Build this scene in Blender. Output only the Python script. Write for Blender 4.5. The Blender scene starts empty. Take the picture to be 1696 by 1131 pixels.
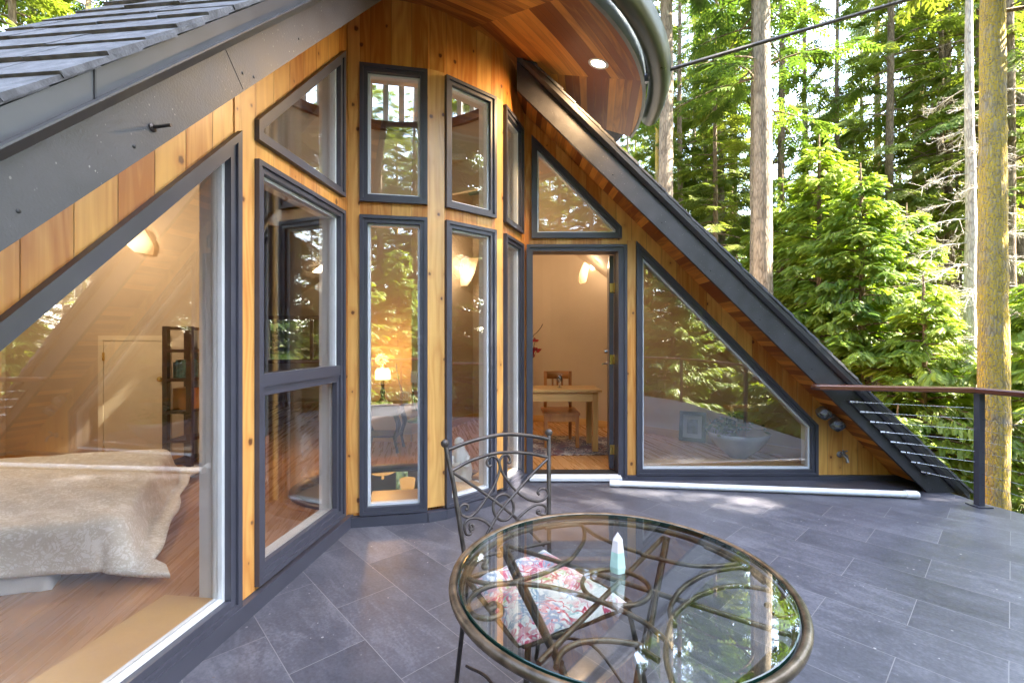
import bpy, bmesh, math, random
import numpy as np
from math import sin, cos, pi, radians, sqrt
from mathutils import Vector, Matrix, geometry

random.seed(7)
SC = bpy.context.scene
COL = SC.collection
V = Vector
F, CX, CY, H = 760.0, 848.0, 564.0, 1.28      # focal length and principal point in photo pixels, eye height in m

# ------------------------------------------------------------------ mesh helpers
ORG = {}

class MB:
    """collects faces for ONE mesh object"""
    def __init__(s):
        s.v = []; s.f = []; s.uv = []; s.mi = []; s.sm = []
    def add(s, vs, fs, uvs=None, mi=0, smooth=False):
        b = len(s.v); s.v += [tuple(p) for p in vs]
        for k, f in enumerate(fs):
            s.f.append([b + i for i in f]); s.mi.append(mi); s.sm.append(smooth)
            s.uv.append([uvs[i] for i in f] if uvs else [(0, 0)] * len(f))
        return s
    def box(s, c, h, R=None, mi=0):
        c = V(c); R = R or Matrix.Identity(3)
        vs = [c + R @ V((sx * h[0], sy * h[1], sz * h[2])) for sx in (-1, 1) for sy in (-1, 1) for sz in (-1, 1)]
        uv = [(p.x + p.y * .37, p.z + p.y * .61) for p in vs]
        return s.add(vs, [(0, 1, 3, 2), (4, 6, 7, 5), (0, 4, 5, 1), (2, 3, 7, 6), (0, 2, 6, 4), (1, 5, 7, 3)], uv, mi)
    def tube(s, pts, r, n=8, closed=False, caps=True, mi=0, smooth=True, flat=1.0):
        pts = [V(p) for p in pts]; m = len(pts)
        rs = r if isinstance(r, (list, tuple)) else [r] * m
        vs = []; up = None
        for i, p in enumerate(pts):
            a = pts[(i - 1) % m] if (closed or i > 0) else p
            b = pts[(i + 1) % m] if (closed or i < m - 1) else p
            t = (b - a)
            t = t.normalized() if t.length > 1e-9 else V((0, 0, 1))
            if up is None:
                up = V((0, 0, 1)) if abs(t.z) < .9 else V((1, 0, 0))
            x = up - t * up.dot(t)
            if x.length < 1e-6: x = t.orthogonal()
            x.normalize(); y = t.cross(x); up = x
            for k in range(n):
                an = 2 * pi * k / n
                vs.append(p + (x * cos(an) * flat + y * sin(an)) * rs[i])
        fs = []
        for i in range(m if closed else m - 1):
            j = (i + 1) % m
            for k in range(n):
                l = (k + 1) % n
                fs.append((i * n + k, i * n + l, j * n + l, j * n + k))
        s.add(vs, fs, None, mi, smooth)
        if caps and not closed:
            s.add(vs[:n], [tuple(range(n))[::-1]], None, mi)
            s.add(vs[-n:], [tuple(range(n))], None, mi)
        return s
    def lathe(s, c, prof, n=20, mi=0, axis=None, smooth=True):
        c = V(c); R = axis or Matrix.Identity(3)
        vs = []
        for (r, z) in prof:
            for k in range(n):
                a = 2 * pi * k / n
                vs.append(c + R @ V((r * cos(a), r * sin(a), z)))
        fs = []
        for i in range(len(prof) - 1):
            for k in range(n):
                l = (k + 1) % n
                fs.append((i * n + k, i * n + l, (i + 1) * n + l, (i + 1) * n + k))
        return s.add(vs, fs, None, mi, smooth)
    def prism(s, lo, hi, uvs=None, mi=0, caps=(1, 1)):
        """lo / hi: matching 3D loops"""
        n = len(lo); vs = list(lo) + list(hi)
        uv = (list(uvs) * 2) if uvs else None
        fs = [(i, (i + 1) % n, n + (i + 1) % n, n + i) for i in range(n)]
        if caps[0]: fs.append(tuple(range(n))[::-1])
        if caps[1]: fs.append(tuple(range(n, 2 * n)))
        return s.add(vs, fs, uv, mi)
    def sphere(s, c, r, n=12, m=8, mi=0, sc=(1, 1, 1)):
        prof = [(max(1e-4, r * sin(pi * i / m)), -r * cos(pi * i / m)) for i in range(m + 1)]
        return s.lathe(c, prof, n, mi, Matrix.Diagonal(V(sc)))
    def build(s, name, mats, parent=None, recalc=True):
        me = bpy.data.meshes.new(name)
        o = V((0, 0, 0))
        if parent is not None: o = ORG.get(parent.name, V((0, 0, 0)))
        me.from_pydata([tuple(V(p) - o) for p in s.v], [], s.f)
        uvl = me.uv_layers.new(name='UVMap')
        flat = [c for f in s.uv for p in f for c in p]
        uvl.data.foreach_set('uv', flat)
        me.polygons.foreach_set('material_index', s.mi)
        me.polygons.foreach_set('use_smooth', s.sm)
        for m in (mats if isinstance(mats, (list, tuple)) else [mats]): me.materials.append(m)
        if recalc:
            bm = bmesh.new(); bm.from_mesh(me)
            bmesh.ops.recalc_face_normals(bm, faces=bm.faces[:]); bm.to_mesh(me); bm.free()
        me.update()
        ob = bpy.data.objects.new(name, me); COL.objects.link(ob)
        if parent is not None:
            ob.parent = parent; ORG[ob.name] = o
        return ob

def thing(name, label, cat, loc=(0, 0, 0), group=None):
    o = bpy.data.objects.new(name, None); COL.objects.link(o)
    o.location = loc; o.empty_display_size = .1
    ORG[o.name] = V(loc)
    o['label'] = label; o['category'] = cat
    if group: o['group'] = group
    return o

def tag(o, label, cat, group=None):
    o['label'] = label; o['category'] = cat
    if group: o['group'] = group
    return o

def struct(o, kind='structure', label=None):
    o['kind'] = kind
    if label: o['label'] = label
    return o

def spline(pts, k=6, closed=False):
    """Catmull-Rom through points"""
    P = [V(p) for p in pts]; n = len(P); out = []
    rng = range(n if closed else n - 1)
    for i in rng:
        p0 = P[(i - 1) % n] if (closed or i > 0) else P[0] * 2 - P[1]
        p1 = P[i]; p2 = P[(i + 1) % n]
        p3 = P[(i + 2) % n] if (closed or i < n - 2) else P[-1] * 2 - P[-2]
        for j in range(k):
            t = j / k
            out.append(.5 * ((2 * p1) + (p2 - p0) * t + (2 * p0 - 5 * p1 + 4 * p2 - p3) * t * t + (3 * p1 - p0 - 3 * p2 + p3) * t ** 3))
    if not closed: out.append(P[-1])
    return out

def inset(poly, w):
    """inset a convex 2D polygon (CCW) by w (number or one per edge)"""
    n = len(poly); ws = w if isinstance(w, (list, tuple)) else [w] * n
    L = []
    for i in range(n):
        a = V(poly[i]); b = V(poly[(i + 1) % n]); d = (b - a).normalized()
        nn = V((-d.y, d.x)); L.append((a + nn * ws[i], d))
    out = []
    for i in range(n):
        p, d = L[i - 1]; q, e = L[i]
        den = d.x * e.y - d.y * e.x
        t = ((q.x - p.x) * e.y - (q.y - p.y) * e.x) / den
        out.append((p.x + d.x * t, p.y + d.y * t))
    return out

def ccw(p):
    a = sum(p[i][0] * p[(i + 1) % len(p)][1] - p[(i + 1) % len(p)][0] * p[i][1] for i in range(len(p)))
    return list(p) if a > 0 else list(p)[::-1]

class Wall:
    """vertical plane: origin p (x,y), heading d; outward normal to the right of d"""
    def __init__(s, p, ang):
        s.p = V((p[0], p[1])); s.d = V((cos(radians(ang)), sin(radians(ang)))); s.n = V((s.d.y, -s.d.x))
    def pt(s, u, z, off=0.0):
        q = s.p + s.d * u + s.n * off
        return V((q.x, q.y, z))
    def px(s, x, y, off=0.0):
        k = (x - CX) / F; q = s.p + s.n * off
        u = -(q.x - k * q.y) / (s.d.x - k * s.d.y)
        dep = q.y + s.d.y * u
        return u, H + (CY - y) / F * dep
    def loop(s, poly, off): return [s.pt(u, z, off) for u, z in poly]

def ground(px, py, z=0.0):
    y = F * (H - z) / (py - CY)
    return V(((px - CX) / F * y, y, z))
def at_depth(px, py, y): return V(((px - CX) / F * y, y, H + (CY - py) / F * y))

# ------------------------------------------------------------------ materials
def mat(name):
    m = bpy.data.materials.new(name); m.use_nodes = True
    nt = m.node_tree; nt.nodes.clear()
    out = nt.nodes.new('ShaderNodeOutputMaterial')
    return m, nt, out

class N:
    def __init__(s, nt): s.t = nt
    def new(s, typ, **kw):
        n = s.t.nodes.new('ShaderNode' + typ)
        for k, v in kw.items(): setattr(n, k, v)
        return n
    def link(s, a, b): s.t.links.new(a, b)
    def val(s, sock, v):
        if hasattr(v, 'is_output'): s.link(v, sock)
        else: sock.default_value = v
    def math(s, op, a, b=0.0, c=0.0):
        n = s.new('Math', operation=op)
        s.val(n.inputs[0], a); s.val(n.inputs[1], b); s.val(n.inputs[2], c)
        return n.outputs[0]
    def mix(s, f, a, b, blend='MIX'):
        n = s.new('Mix', data_type='RGBA', blend_type=blend)
        s.val(n.inputs[0], f); s.val(n.inputs[6], a); s.val(n.inputs[7], b)
        return n.outputs[2]
    def ramp(s, f, stops):
        n = s.new('ValToRGB'); e = n.color_ramp.elements
        while len(e) < len(stops): e.new(.5)
        for k, (p, c) in enumerate(stops):
            e[k].position = p; e[k].color = c if len(c) == 4 else (*c, 1)
        s.val(n.inputs[0], f); return n.outputs[0]
    def noise(s, vec, scale, detail=3, rough=.5, dim='3D', dist=0.0):
        n = s.new('TexNoise', noise_dimensions=dim)
        if vec is not None: s.link(vec, n.inputs['Vector'])
        n.inputs['Scale'].default_value = scale; n.inputs['Detail'].default_value = detail
        n.inputs['Roughness'].default_value = rough; n.inputs['Distortion'].default_value = dist
        return n.outputs['Fac']
    def mapping(s, vec, scale=(1, 1, 1), loc=(0, 0, 0), rot=(0, 0, 0)):
        n = s.new('Mapping'); s.link(vec, n.inputs[0])
        n.inputs['Scale'].default_value = scale; n.inputs['Location'].default_value = loc; n.inputs['Rotation'].default_value = rot
        return n.outputs[0]
    def uv(s): return s.new('TexCoord').outputs['UV']
    def objc(s): return s.new('TexCoord').outputs['Object']
    def pos(s): return s.new('NewGeometry').outputs['Position']
    def bump(s, h, strength=.3, dist=.01):
        n = s.new('Bump'); n.inputs['Strength'].default_value = strength; n.inputs['Distance'].default_value = dist
        s.link(h, n.inputs['Height']); return n.outputs[0]

def rgb(c): return (c[0], c[1], c[2], 1)

def principled(name, col, rough=.5, metal=0.0, var=.12, vscale=6.0, bump=0.0, bscale=60.0, spec=.5, coat=0.0, rvar=.12):
    m, nt, out = mat(name); g = N(nt)
    b = g.new('BsdfPrincipled'); p = g.objc()
    n1 = g.noise(p, vscale, 4)
    c2 = tuple(max(0, x * (1 - var * 2)) for x in col)
    c1 = tuple(min(1, x * (1 + var)) for x in col)
    g.link(g.ramp(n1, [(.3, c2), (.7, c1)]), b.inputs['Base Color'])
    g.link(g.math('MULTIPLY_ADD', n1, rvar * 2, rough - rvar), b.inputs['Roughness'])
    b.inputs['Metallic'].default_value = metal; b.inputs['Specular IOR Level'].default_value = spec
    b.inputs['Coat Weight'].default_value = coat
    if bump: g.link(g.bump(g.noise(p, bscale, 4), bump, .004), b.inputs['Normal'])
    g.link(b.outputs[0], out.inputs[0]); return m

def wood_boards(name, c_dark, c_light, width=.14, rough=.38, knots=True, groove=.02, tone=.5, along=1, coat=.25, klen=.55, gdark=.45, fig=.38, gs=55, ga=.45, bs=.5):
    """boards running along v of the UV map (metres); knots, grain, a v-groove between boards"""
    m, nt, out = mat(name); g = N(nt)
    uv = g.uv()
    sep = g.new('SeparateXYZ'); g.link(uv, sep.inputs[0])
    u, v = (sep.outputs[0], sep.outputs[1]) if along else (sep.outputs[1], sep.outputs[0])
    us = g.math('DIVIDE', u, width)
    idx = g.math('FLOOR', us); fr = g.math('FRACT', us)
    wn = g.new('TexWhiteNoise', noise_dimensions='1D'); g.link(idx, wn.inputs['W'])
    rnd = wn.outputs['Value']
    vo = g.math('MULTIPLY_ADD', rnd, 37.0, v)
    cmb = g.new('CombineXYZ'); g.link(u, cmb.inputs[0]); g.link(vo, cmb.inputs[1]); g.link(g.math('MULTIPLY', idx, 3.1), cmb.inputs[2])
    vec = cmb.outputs[0]
    grain = g.noise(g.mapping(vec, (gs, 1.6, 1)), 1.0, 5, .6, dist=.6)
    # cathedral figure: rings of a stretched noise field
    fld = g.noise(g.mapping(vec, (7, .8, 1)), 1.0, 2, .45)
    ring = g.math('PINGPONG', g.math('MULTIPLY', fld, 9.0), .5)
    blot = g.noise(g.mapping(vec, (5, 1.0, 1)), 1.0, 3)
    f = g.math('ADD', g.math('MULTIPLY_ADD', g.math('SUBTRACT', grain, .5), ga, .22), g.math('MULTIPLY', ring, fig))
    f = g.math('ADD', f, g.math('MULTIPLY', g.math('SUBTRACT', rnd, .5), tone))
    f = g.math('ADD', f, g.math('MULTIPLY', g.math('SUBTRACT', blot, .5), .5))
    mid = tuple((a + b) / 2 for a, b in zip(c_dark, c_light))
    col = g.ramp(f, [(.05, c_dark), (.35, mid), (.75, c_light)])
    if knots:
        vo2 = g.new('TexVoronoi', feature='F1', voronoi_dimensions='2D'); 
        g.link(g.mapping(vec, (1 / .11, 1 / klen, 1)), vo2.inputs['Vector']); vo2.inputs['Scale'].default_value = 1.0
        vo2.inputs['Randomness'].default_value = .8
        # metric distance: undo the stretch
        sub = g.new('VectorMath', operation='SUBTRACT'); g.link(g.mapping(vec, (1 / .11, 1 / klen, 0)), sub.inputs[0]); g.link(vo2.outputs['Position'], sub.inputs[1])
        sc = g.new('VectorMath', operation='MULTIPLY'); g.link(sub.outputs[0], sc.inputs[0]); sc.inputs[1].default_value = (.11, klen * .8, 0)
        ln = g.new('VectorMath', operation='LENGTH'); g.link(sc.outputs[0], ln.inputs[0])
        wn2 = g.new('TexWhiteNoise', noise_dimensions='3D'); g.link(vo2.outputs['Position'], wn2.inputs['Vector'])
        big = g.math('MULTIPLY_ADD', wn2.outputs['Value'], .018, -.006)
        k = g.math('SUBTRACT', g.math('MULTIPLY_ADD', g.math('SUBTRACT', g.noise(g.mapping(vec, (60, 40, 1)), 1.0, 2), .5), .012, ln.outputs['Value']), big)
        core = g.ramp(k, [(0, (1, 1, 1)), (.006, (0, 0, 0))])
        halo = g.ramp(k, [(0, (1, 1, 1)), (.035, (0, 0, 0))])
        has = g.math('GREATER_THAN', wn2.outputs['Value'], .34)
        col = g.mix(g.math('MULTIPLY', g.math('MULTIPLY', halo, has), .55), col, rgb(c_dark))
        col = g.mix(g.math('MULTIPLY', g.math('MULTIPLY', core, has), .93), col, rgb((c_dark[0] * .22, c_dark[1] * .18, c_dark[2] * .3)))
    e = g.math('MINIMUM', fr, g.math('SUBTRACT', 1.0, fr))
    gr = g.ramp(e, [(0, (0, 0, 0)), (groove, (1, 1, 1))])
    col = g.mix(gr, g.mix(gdark, rgb((.02, .01, .004)), col), col)
    b = g.new('BsdfPrincipled'); g.link(col, b.inputs['Base Color'])
    g.link(g.math('MULTIPLY_ADD', grain, .2, rough - .1), b.inputs['Roughness'])
    b.inputs['Coat Weight'].default_value = coat; b.inputs['Coat Roughness'].default_value = .25
    h = g.math('MULTIPLY_ADD', grain, .06, gr)
    g.link(g.bump(h, bs, .004), b.inputs['Normal'])
    g.link(b.outputs[0], out.inputs[0]); return m

def glass_mat(name, f0=.07, tint=(.93, .95, .94), ripple=0.0):
    """thin sheet glass: see-through with a mirror layer that grows towards grazing angles"""
    m, nt, out = mat(name); g = N(nt)
    geo = g.new('NewGeometry')
    dot = g.new('VectorMath', operation='DOT_PRODUCT'); g.link(geo.outputs['Normal'], dot.inputs[0]); g.link(geo.outputs['Incoming'], dot.inputs[1])
    c = g.math('ABSOLUTE', dot.outputs['Value'])
    p5 = g.math('POWER', g.math('SUBTRACT', 1.0, c), 5.0)
    fr = g.math('MULTIPLY_ADD', p5, 1 - f0, f0)
    tr = g.new('BsdfTransparent'); tr.inputs[0].default_value = rgb(tint)
    gl = g.new('BsdfGlossy'); gl.inputs['Roughness'].default_value = 0.0; gl.inputs[0].default_value = (1, 1, 1, 1)
    if ripple:
        g.link(g.bump(g.noise(g.pos(), 2.2, 1), ripple, .01), gl.inputs['Normal'])
    mx = g.new('MixShader'); g.link(fr, mx.inputs[0]); g.link(tr.outputs[0], mx.inputs[1]); g.link(gl.outputs[0], mx.inputs[2])
    g.link(mx.outputs[0], out.inputs[0]); return m

def emit_mat(name, col, strength, mixcol=None):
    m, nt, out = mat(name); g = N(nt)
    e = g.new('Emission'); e.inputs[0].default_value = rgb(col); e.inputs[1].default_value = strength
    g.link(e.outputs[0], out.inputs[0]); return m

def leaf_mat(name, c1, c2, trans=.45, gloss=.04):
    m, nt, out = mat(name); g = N(nt)
    at = g.new('Attribute', attribute_name='tint')
    oi = g.new('ObjectInfo')
    f = g.math('ADD', g.math('MULTIPLY', at.outputs['Fac'], .8), g.math('MULTIPLY', oi.outputs['Random'], .25))
    col = g.ramp(f, [(.1, c1), (.9, c2)])
    d = g.new('BsdfDiffuse'); g.link(col, d.inputs[0])
    t = g.new('BsdfTranslucent')
    g.link(g.mix(1.0, col, (1.15, 1.2, .55, 1), 'MULTIPLY'), t.inputs[0])
    mx = g.new('MixShader'); mx.inputs[0].default_value = trans
    g.link(d.outputs[0], mx.inputs[1]); g.link(t.outputs[0], mx.inputs[2])
    gl = g.new('BsdfGlossy'); gl.inputs['Roughness'].default_value = .45
    m2 = g.new('MixShader'); m2.inputs[0].default_value = gloss
    g.link(mx.outputs[0], m2.inputs[1]); g.link(gl.outputs[0], m2.inputs[2])
    g.link(m2.outputs[0], out.inputs[0]); return m

def glow_mat(name, c_hot, c_rim, s_hot, s_rim):
    """lit glass: brightest in front of its bulb"""
    m, nt, out = mat(name); g = N(nt)
    v = g.new('VectorMath', operation='DISTANCE'); g.link(g.new('TexCoord').outputs['Generated'], v.inputs[0]); v.inputs[1].default_value = (.5, .5, .45)
    f = g.ramp(v.outputs['Value'], [(.12, (1, 1, 1)), (.62, (0, 0, 0))])
    e = g.new('Emission'); g.link(g.mix(f, rgb(c_rim), rgb(c_hot)), e.inputs[0])
    g.link(g.math('MULTIPLY_ADD', f, s_hot - s_rim, s_rim), e.inputs[1]); g.link(e.outputs[0], out.inputs[0]); return m

def bark_mat(name, c_dark, c_light, lichen=None, amount=.5, ls=2.2):
    m, nt, out = mat(name); g = N(nt)
    p = g.objc()
    n0 = g.noise(g.mapping(p, (20, 20, 2.6)), 1.0, 6, .7, dist=.6)
    vr = g.new('TexVoronoi', feature='DISTANCE_TO_EDGE'); g.link(g.mapping(p, (24, 24, 5.0)), vr.inputs['Vector']); vr.inputs['Scale'].default_value = 1.0
    n1 = g.math('MULTIPLY_ADD', g.ramp(vr.outputs['Distance'], [(.0, (0, 0, 0)), (.22, (1, 1, 1))]), .30, g.math('MULTIPLY', n0, .72))
    n2 = g.noise(p, 5.0, 3)
    col = g.ramp(g.math('MULTIPLY_ADD', n2, .4, g.math('MULTIPLY', n1, .6)), [(.3, c_dark), (.62, c_light)])
    if lichen:
        n3 = g.noise(g.mapping(p, (ls, ls, ls * .7)), 1.0, 8, .72)
        fl = g.ramp(n3, [(1 - amount - .06, (0, 0, 0)), (1 - amount + .08, (1, 1, 1))])
        fine = g.ramp(g.noise(p, 38.0, 3, .6), [(.38, (.1, .1, .1)), (.58, (1, 1, 1))])
        col = g.mix(g.math('MULTIPLY', fl, fine), col, rgb(lichen))
    b = g.new('BsdfPrincipled'); g.link(col, b.inputs['Base Color']); b.inputs['Roughness'].default_value = .9
    b.inputs['Specular IOR Level'].default_value = .15
    g.link(g.bump(n1, .8, .03), b.inputs['Normal'])
    g.link(b.outputs[0], out.inputs[0]); return m

def tile_mat():
    m, nt, out = mat('slate tile'); g = N(nt)
    p = g.pos()
    a = radians(-47.5)
    mp = g.new('Mapping', vector_type='TEXTURE'); g.link(p, mp.inputs[0]); mp.inputs['Rotation'].default_value = (0, 0, a)
    sh = g.mapping(mp.outputs[0], (1, 1, 0), (1.876, -.865, 0))
    br = g.new('TexBrick'); br.offset = .5; br.offset_frequency = 2; br.squash = 1.0
    g.link(sh, br.inputs['Vector'])
    br.inputs['Scale'].default_value = 1.0; br.inputs['Brick Width'].default_value = .622; br.inputs['Row Height'].default_value = .307
    br.inputs['Mortar Size'].default_value = .0016; br.inputs['Mortar Smooth'].default_value = .3; br.inputs['Bias'].default_value = 0
    br.inputs['Color1'].default_value = (0, 0, 0, 1); br.inputs['Color2'].default_value = (1, 1, 1, 1); br.inputs['Mortar'].default_value = (.5, .5, .5, 1)
    # per-tile offset for the stone figure
    off = g.new('VectorMath', operation='MULTIPLY_ADD'); g.link(br.outputs['Color'], off.inputs[0]); off.inputs[1].default_value = (7, 13, 5); g.link(sh, off.inputs[2])
    st = g.noise(g.mapping(off.outputs[0], (3.0, 8, 1)), 1.0, 6, .68, dist=1.2)
    fine = g.noise(off.outputs[0], 70.0, 3, .6)
    cloud = g.math('MULTIPLY_ADD', g.noise(p, .9, 5, .65), .6, g.math('MULTIPLY', g.noise(off.outputs[0], 2.6, 4, .6), .5))
    f = g.math('ADD', g.math('MULTIPLY', st, .42), g.math('ADD', g.math('MULTIPLY', cloud, .42), g.math('MULTIPLY', fine, .22)))
    sepc = g.new('SeparateColor'); g.link(br.outputs['Color'], sepc.inputs[0])
    f = g.math('ADD', f, g.math('MULTIPLY', g.math('SUBTRACT', sepc.outputs[0], .5), .09))
    col = g.ramp(f, [(.39, (.038, .039, .050)), (.55, (.080, .080, .099)), (.71, (.165, .165, .190))])
    col = g.mix(br.outputs['Fac'], col, rgb((.185, .18, .185)))
    b = g.new('BsdfPrincipled'); g.link(col, b.inputs['Base Color'])
    g.link(g.math('MULTIPLY_ADD', st, .3, .26), b.inputs['Roughness'])
    h = g.math('SUBTRACT', g.math('MULTIPLY_ADD', fine, .2, g.math('MULTIPLY', st, .5)), g.math('MULTIPLY', br.outputs['Fac'], .6))
    g.link(g.bump(h, .35, .004), b.inputs['Normal'])
    g.link(b.outputs[0], out.inputs[0]); return m

def fabric_pattern(name, base, cols, scale=9.0, th=.52):
    """printed cloth: curling foliage figures from distorted noise bands"""
    m, nt, out = mat(name); g = N(nt); p = g.objc()
    col = rgb(base); first = None
    for k, c in enumerate(cols):
        q = g.mapping(p, (1, 1, 1), (k * 3.7, k * 1.9, k * .7))
        w = g.noise(q, scale, 2, .5, dist=2.2)
        e = g.math('ABSOLUTE', g.math('SUBTRACT', w, .5))
        sel = g.ramp(g.noise(q, scale * .45, 1), [(th - .01, (0, 0, 0)), (th + .03, (1, 1, 1))])
        band = g.ramp(e, [(.035, (1, 1, 1)), (.055, (0, 0, 0))])
        mk = g.math('MULTIPLY', sel, band)
        col = g.mix(mk, col, rgb(c))
    b = g.new('BsdfPrincipled'); g.link(col, b.inputs['Base Color']); b.inputs['Roughness'].default_value = .85
    b.inputs['Specular IOR Level'].default_value = .2; b.inputs['Sheen Weight'].default_value = .2
    g.link(g.bump(g.noise(p, 140, 2), .2, .002), b.inputs['Normal'])
    g.link(b.outputs[0], out.inputs[0]); return m

M = {}
M['siding'] = wood_boards('clear fir siding', (.46, .155, .02), (.86, .49, .125), .139, klen=.5)
M['post'] = wood_boards('fir post', (.52, .20, .04), (.86, .52, .16), .35, groove=.001, klen=.36, tone=.2)
M['soffit'] = wood_boards('cedar soffit', (.26, .066, .009), (.80, .34, .06), .062, knots=False, rough=.45, tone=1.0, groove=.03, coat=.1)
M['paint'] = principled('slate blue window paint', (.057, .058, .078), .38, var=.05, spec=.5, coat=.1)
M['fascia'] = principled('charcoal fascia paint', (.047, .045, .05), .42, var=.12, vscale=9, bump=.25, bscale=160, rvar=.1)
def specks(m, scale, thr, col, fibre=(1, 1, 1)):
    """pollen, lint and dirt flecks lying on a surface"""
    nt = m.node_tree; g = N(nt); b = [n for n in nt.nodes if n.type == 'BSDF_PRINCIPLED'][0]
    lk = b.inputs['Base Color'].links[0]; src = lk.from_socket
    p = g.mapping(g.pos(), fibre)
    v = g.new('TexVoronoi', feature='F1'); g.link(p, v.inputs['Vector']); v.inputs['Scale'].default_value = scale
    w = g.new('TexWhiteNoise', noise_dimensions='3D'); g.link(v.outputs['Position'], w.inputs['Vector'])
    area = g.ramp(g.noise(g.pos(), 3.0, 3), [(.42, (0, 0, 0)), (.62, (1, 1, 1))])
    lim = g.math('MULTIPLY', g.math('MULTIPLY', w.outputs['Value'], w.outputs['Value']), thr)
    f = g.math('MULTIPLY', g.math('LESS_THAN', v.outputs['Distance'], lim), area)
    g.link(g.mix(g.math('MULTIPLY', f, .7), src, rgb(col)), b.inputs['Base Color'])
specks(M['fascia'], 85, .20, (.34, .33, .30), (1, 1, .7))
M['flash'] = principled('charcoal roof flashing', (.05, .049, .052), .36, var=.06)
M['shingle'] = principled('weathered shingle', (.105, .105, .115), .8, var=.3, vscale=22, bump=.8, bscale=90)
M['white'] = principled('white vinyl', (.74, .76, .78), .4, var=.03)
M['jamb'] = principled('jamb drywall', (.68, .66, .64), .7, var=.03)
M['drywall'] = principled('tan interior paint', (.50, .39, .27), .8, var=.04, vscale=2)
M['ceil'] = principled('tan ceiling paint', (.58, .47, .35), .8, var=.04, vscale=2)
M['cream'] = principled('cream door paint', (.70, .58, .40), .5, var=.03)
M['floor'] = wood_boards('oak floor', (.40, .18, .055), (.62, .33, .125), .095, knots=False, rough=.28, tone=.28, groove=.012, coat=.35, fig=.12, gs=30, ga=.22, bs=.07)
M['maple'] = wood_boards('maple sill', (.50, .27, .08), (.66, .41, .15), .5, knots=False, rough=.35, tone=.2, groove=.0005)
M['pine'] = wood_boards('pine furniture', (.50, .26, .075), (.70, .43, .16), .12, knots=False, rough=.4, tone=.4, groove=.004)
M['darkwood'] = wood_boards('dark walnut', (.022, .009, .004), (.07, .028, .012), .2, knots=False, rough=.35, tone=.3, groove=.002)
M['redwood'] = wood_boards('red brown wood trim', (.10, .026, .012), (.24, .075, .035), .2, knots=False, rough=.3, tone=.3, groove=.001)
M['glass'] = glass_mat('window glass', .15, (.95, .955, .95), .03)
M['tglass'] = glass_mat('table glass', .15, (.93, .955, .945))
M['gedge'] = principled('green glass edge', (.006, .03, .022), .12, var=.1)
M['bronze'] = principled('bronzed iron', (.145, .112, .08), .36, metal=.7, var=.3, vscale=25, bump=.2, bscale=120)
M['iron'] = principled('dark iron', (.075, .062, .055), .42, metal=.6, var=.25, vscale=25, bump=.2, bscale=120)
M['steel'] = principled('stainless steel', (.55, .55, .56), .25, metal=1.0, var=.05)
M['brass'] = principled('brass', (.75, .52, .16), .28, metal=1.0, var=.08)
M['pvc'] = principled('white pipe plastic', (.78, .79, .82), .35, var=.05, vscale=14)
M['black'] = principled('black rubber', (.018, .018, .02), .55, var=.1)
M['zinc'] = principled('dull zinc', (.32, .32, .34), .45, metal=.8, var=.2, vscale=30)
M['gutter'] = principled('dark green gutter', (.055, .065, .045), .33, var=.1)
M['gutface'] = principled('grey eave board', (.27, .28, .26), .5, var=.1)
M['rail'] = wood_boards('mahogany rail', (.075, .02, .010), (.20, .065, .034), .3, knots=False, rough=.3, tone=.2, groove=.0005, coat=.4)
M['plaster'] = principled('white plaster', (.78, .77, .72), .6, var=.05)
M['marble'] = principled('polished mint stone', (.52, .72, .64), .15, var=.15, vscale=16)
M['quartz'] = principled('pale rose stone', (.78, .70, .70), .2, var=.08, vscale=16)
M['quilt'] = fabric_pattern('beige scroll print cotton', (.93, .92, .89), [(.70, .66, .58), (.72, .68, .60), (.70, .66, .58)], 16.0, .42)
M['sheet'] = principled('white cotton sheet', (.76, .76, .78), .85, var=.04, bump=.3, bscale=20)
M['cushion'] = fabric_pattern('floral print cotton', (.80, .76, .71), [(.36, .50, .48), (.60, .05, .09), (.30, .38, .47), (.46, .52, .24), (.58, .08, .16), (.72, .36, .38), (.30, .36, .46)], 13.0, .56)
M['rug'] = fabric_pattern('persian rug wool', (.13, .03, .028), [(.42, .36, .28), (.03, .035, .08), (.45, .38, .30), (.02, .022, .05)], 7.0, .44)
M['red'] = principled('red petals', (.45, .012, .012), .6, var=.3, vscale=40)
M['green'] = principled('green leaf', (.05, .11, .02), .5, var=.3, vscale=20)
M['shade'] = emit_mat('amber lamp shade', (1.0, .50, .13), .06)
M['sconce'] = glow_mat('glowing alabaster', (1.0, .72, .40), (1.0, .52, .20), .34, .09)
M['sconcein'] = emit_mat('lamp bulb', (1.0, .74, .42), 2.0)
M['down'] = emit_mat('downlight lens', (1.0, .80, .50), 1.0)
M['picmat'] = principled('blue grey mat board', (.34, .38, .46), .7, var=.04)
M['picart'] = principled('dark print', (.10, .12, .17), .6, var=.7, vscale=16)
M['picframe'] = principled('dark frame wood', (.03, .032, .034), .4, var=.1)
M['pot'] = principled('pale blue glaze', (.35, .37, .46), .18, var=.1, vscale=8, coat=.4)
M['lens'] = glass_mat('floodlight lens', .08, (.75, .77, .8))
M['tile'] = tile_mat()
specks(M['tile'], 26, .16, (.42, .41, .38))
specks(M['tile'], 9, .09, (.12, .07, .03), (1, 2.2, 1))
M['lowwall'] = principled('lower room paint', (.30, .24, .17), .8, var=.05)
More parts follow.
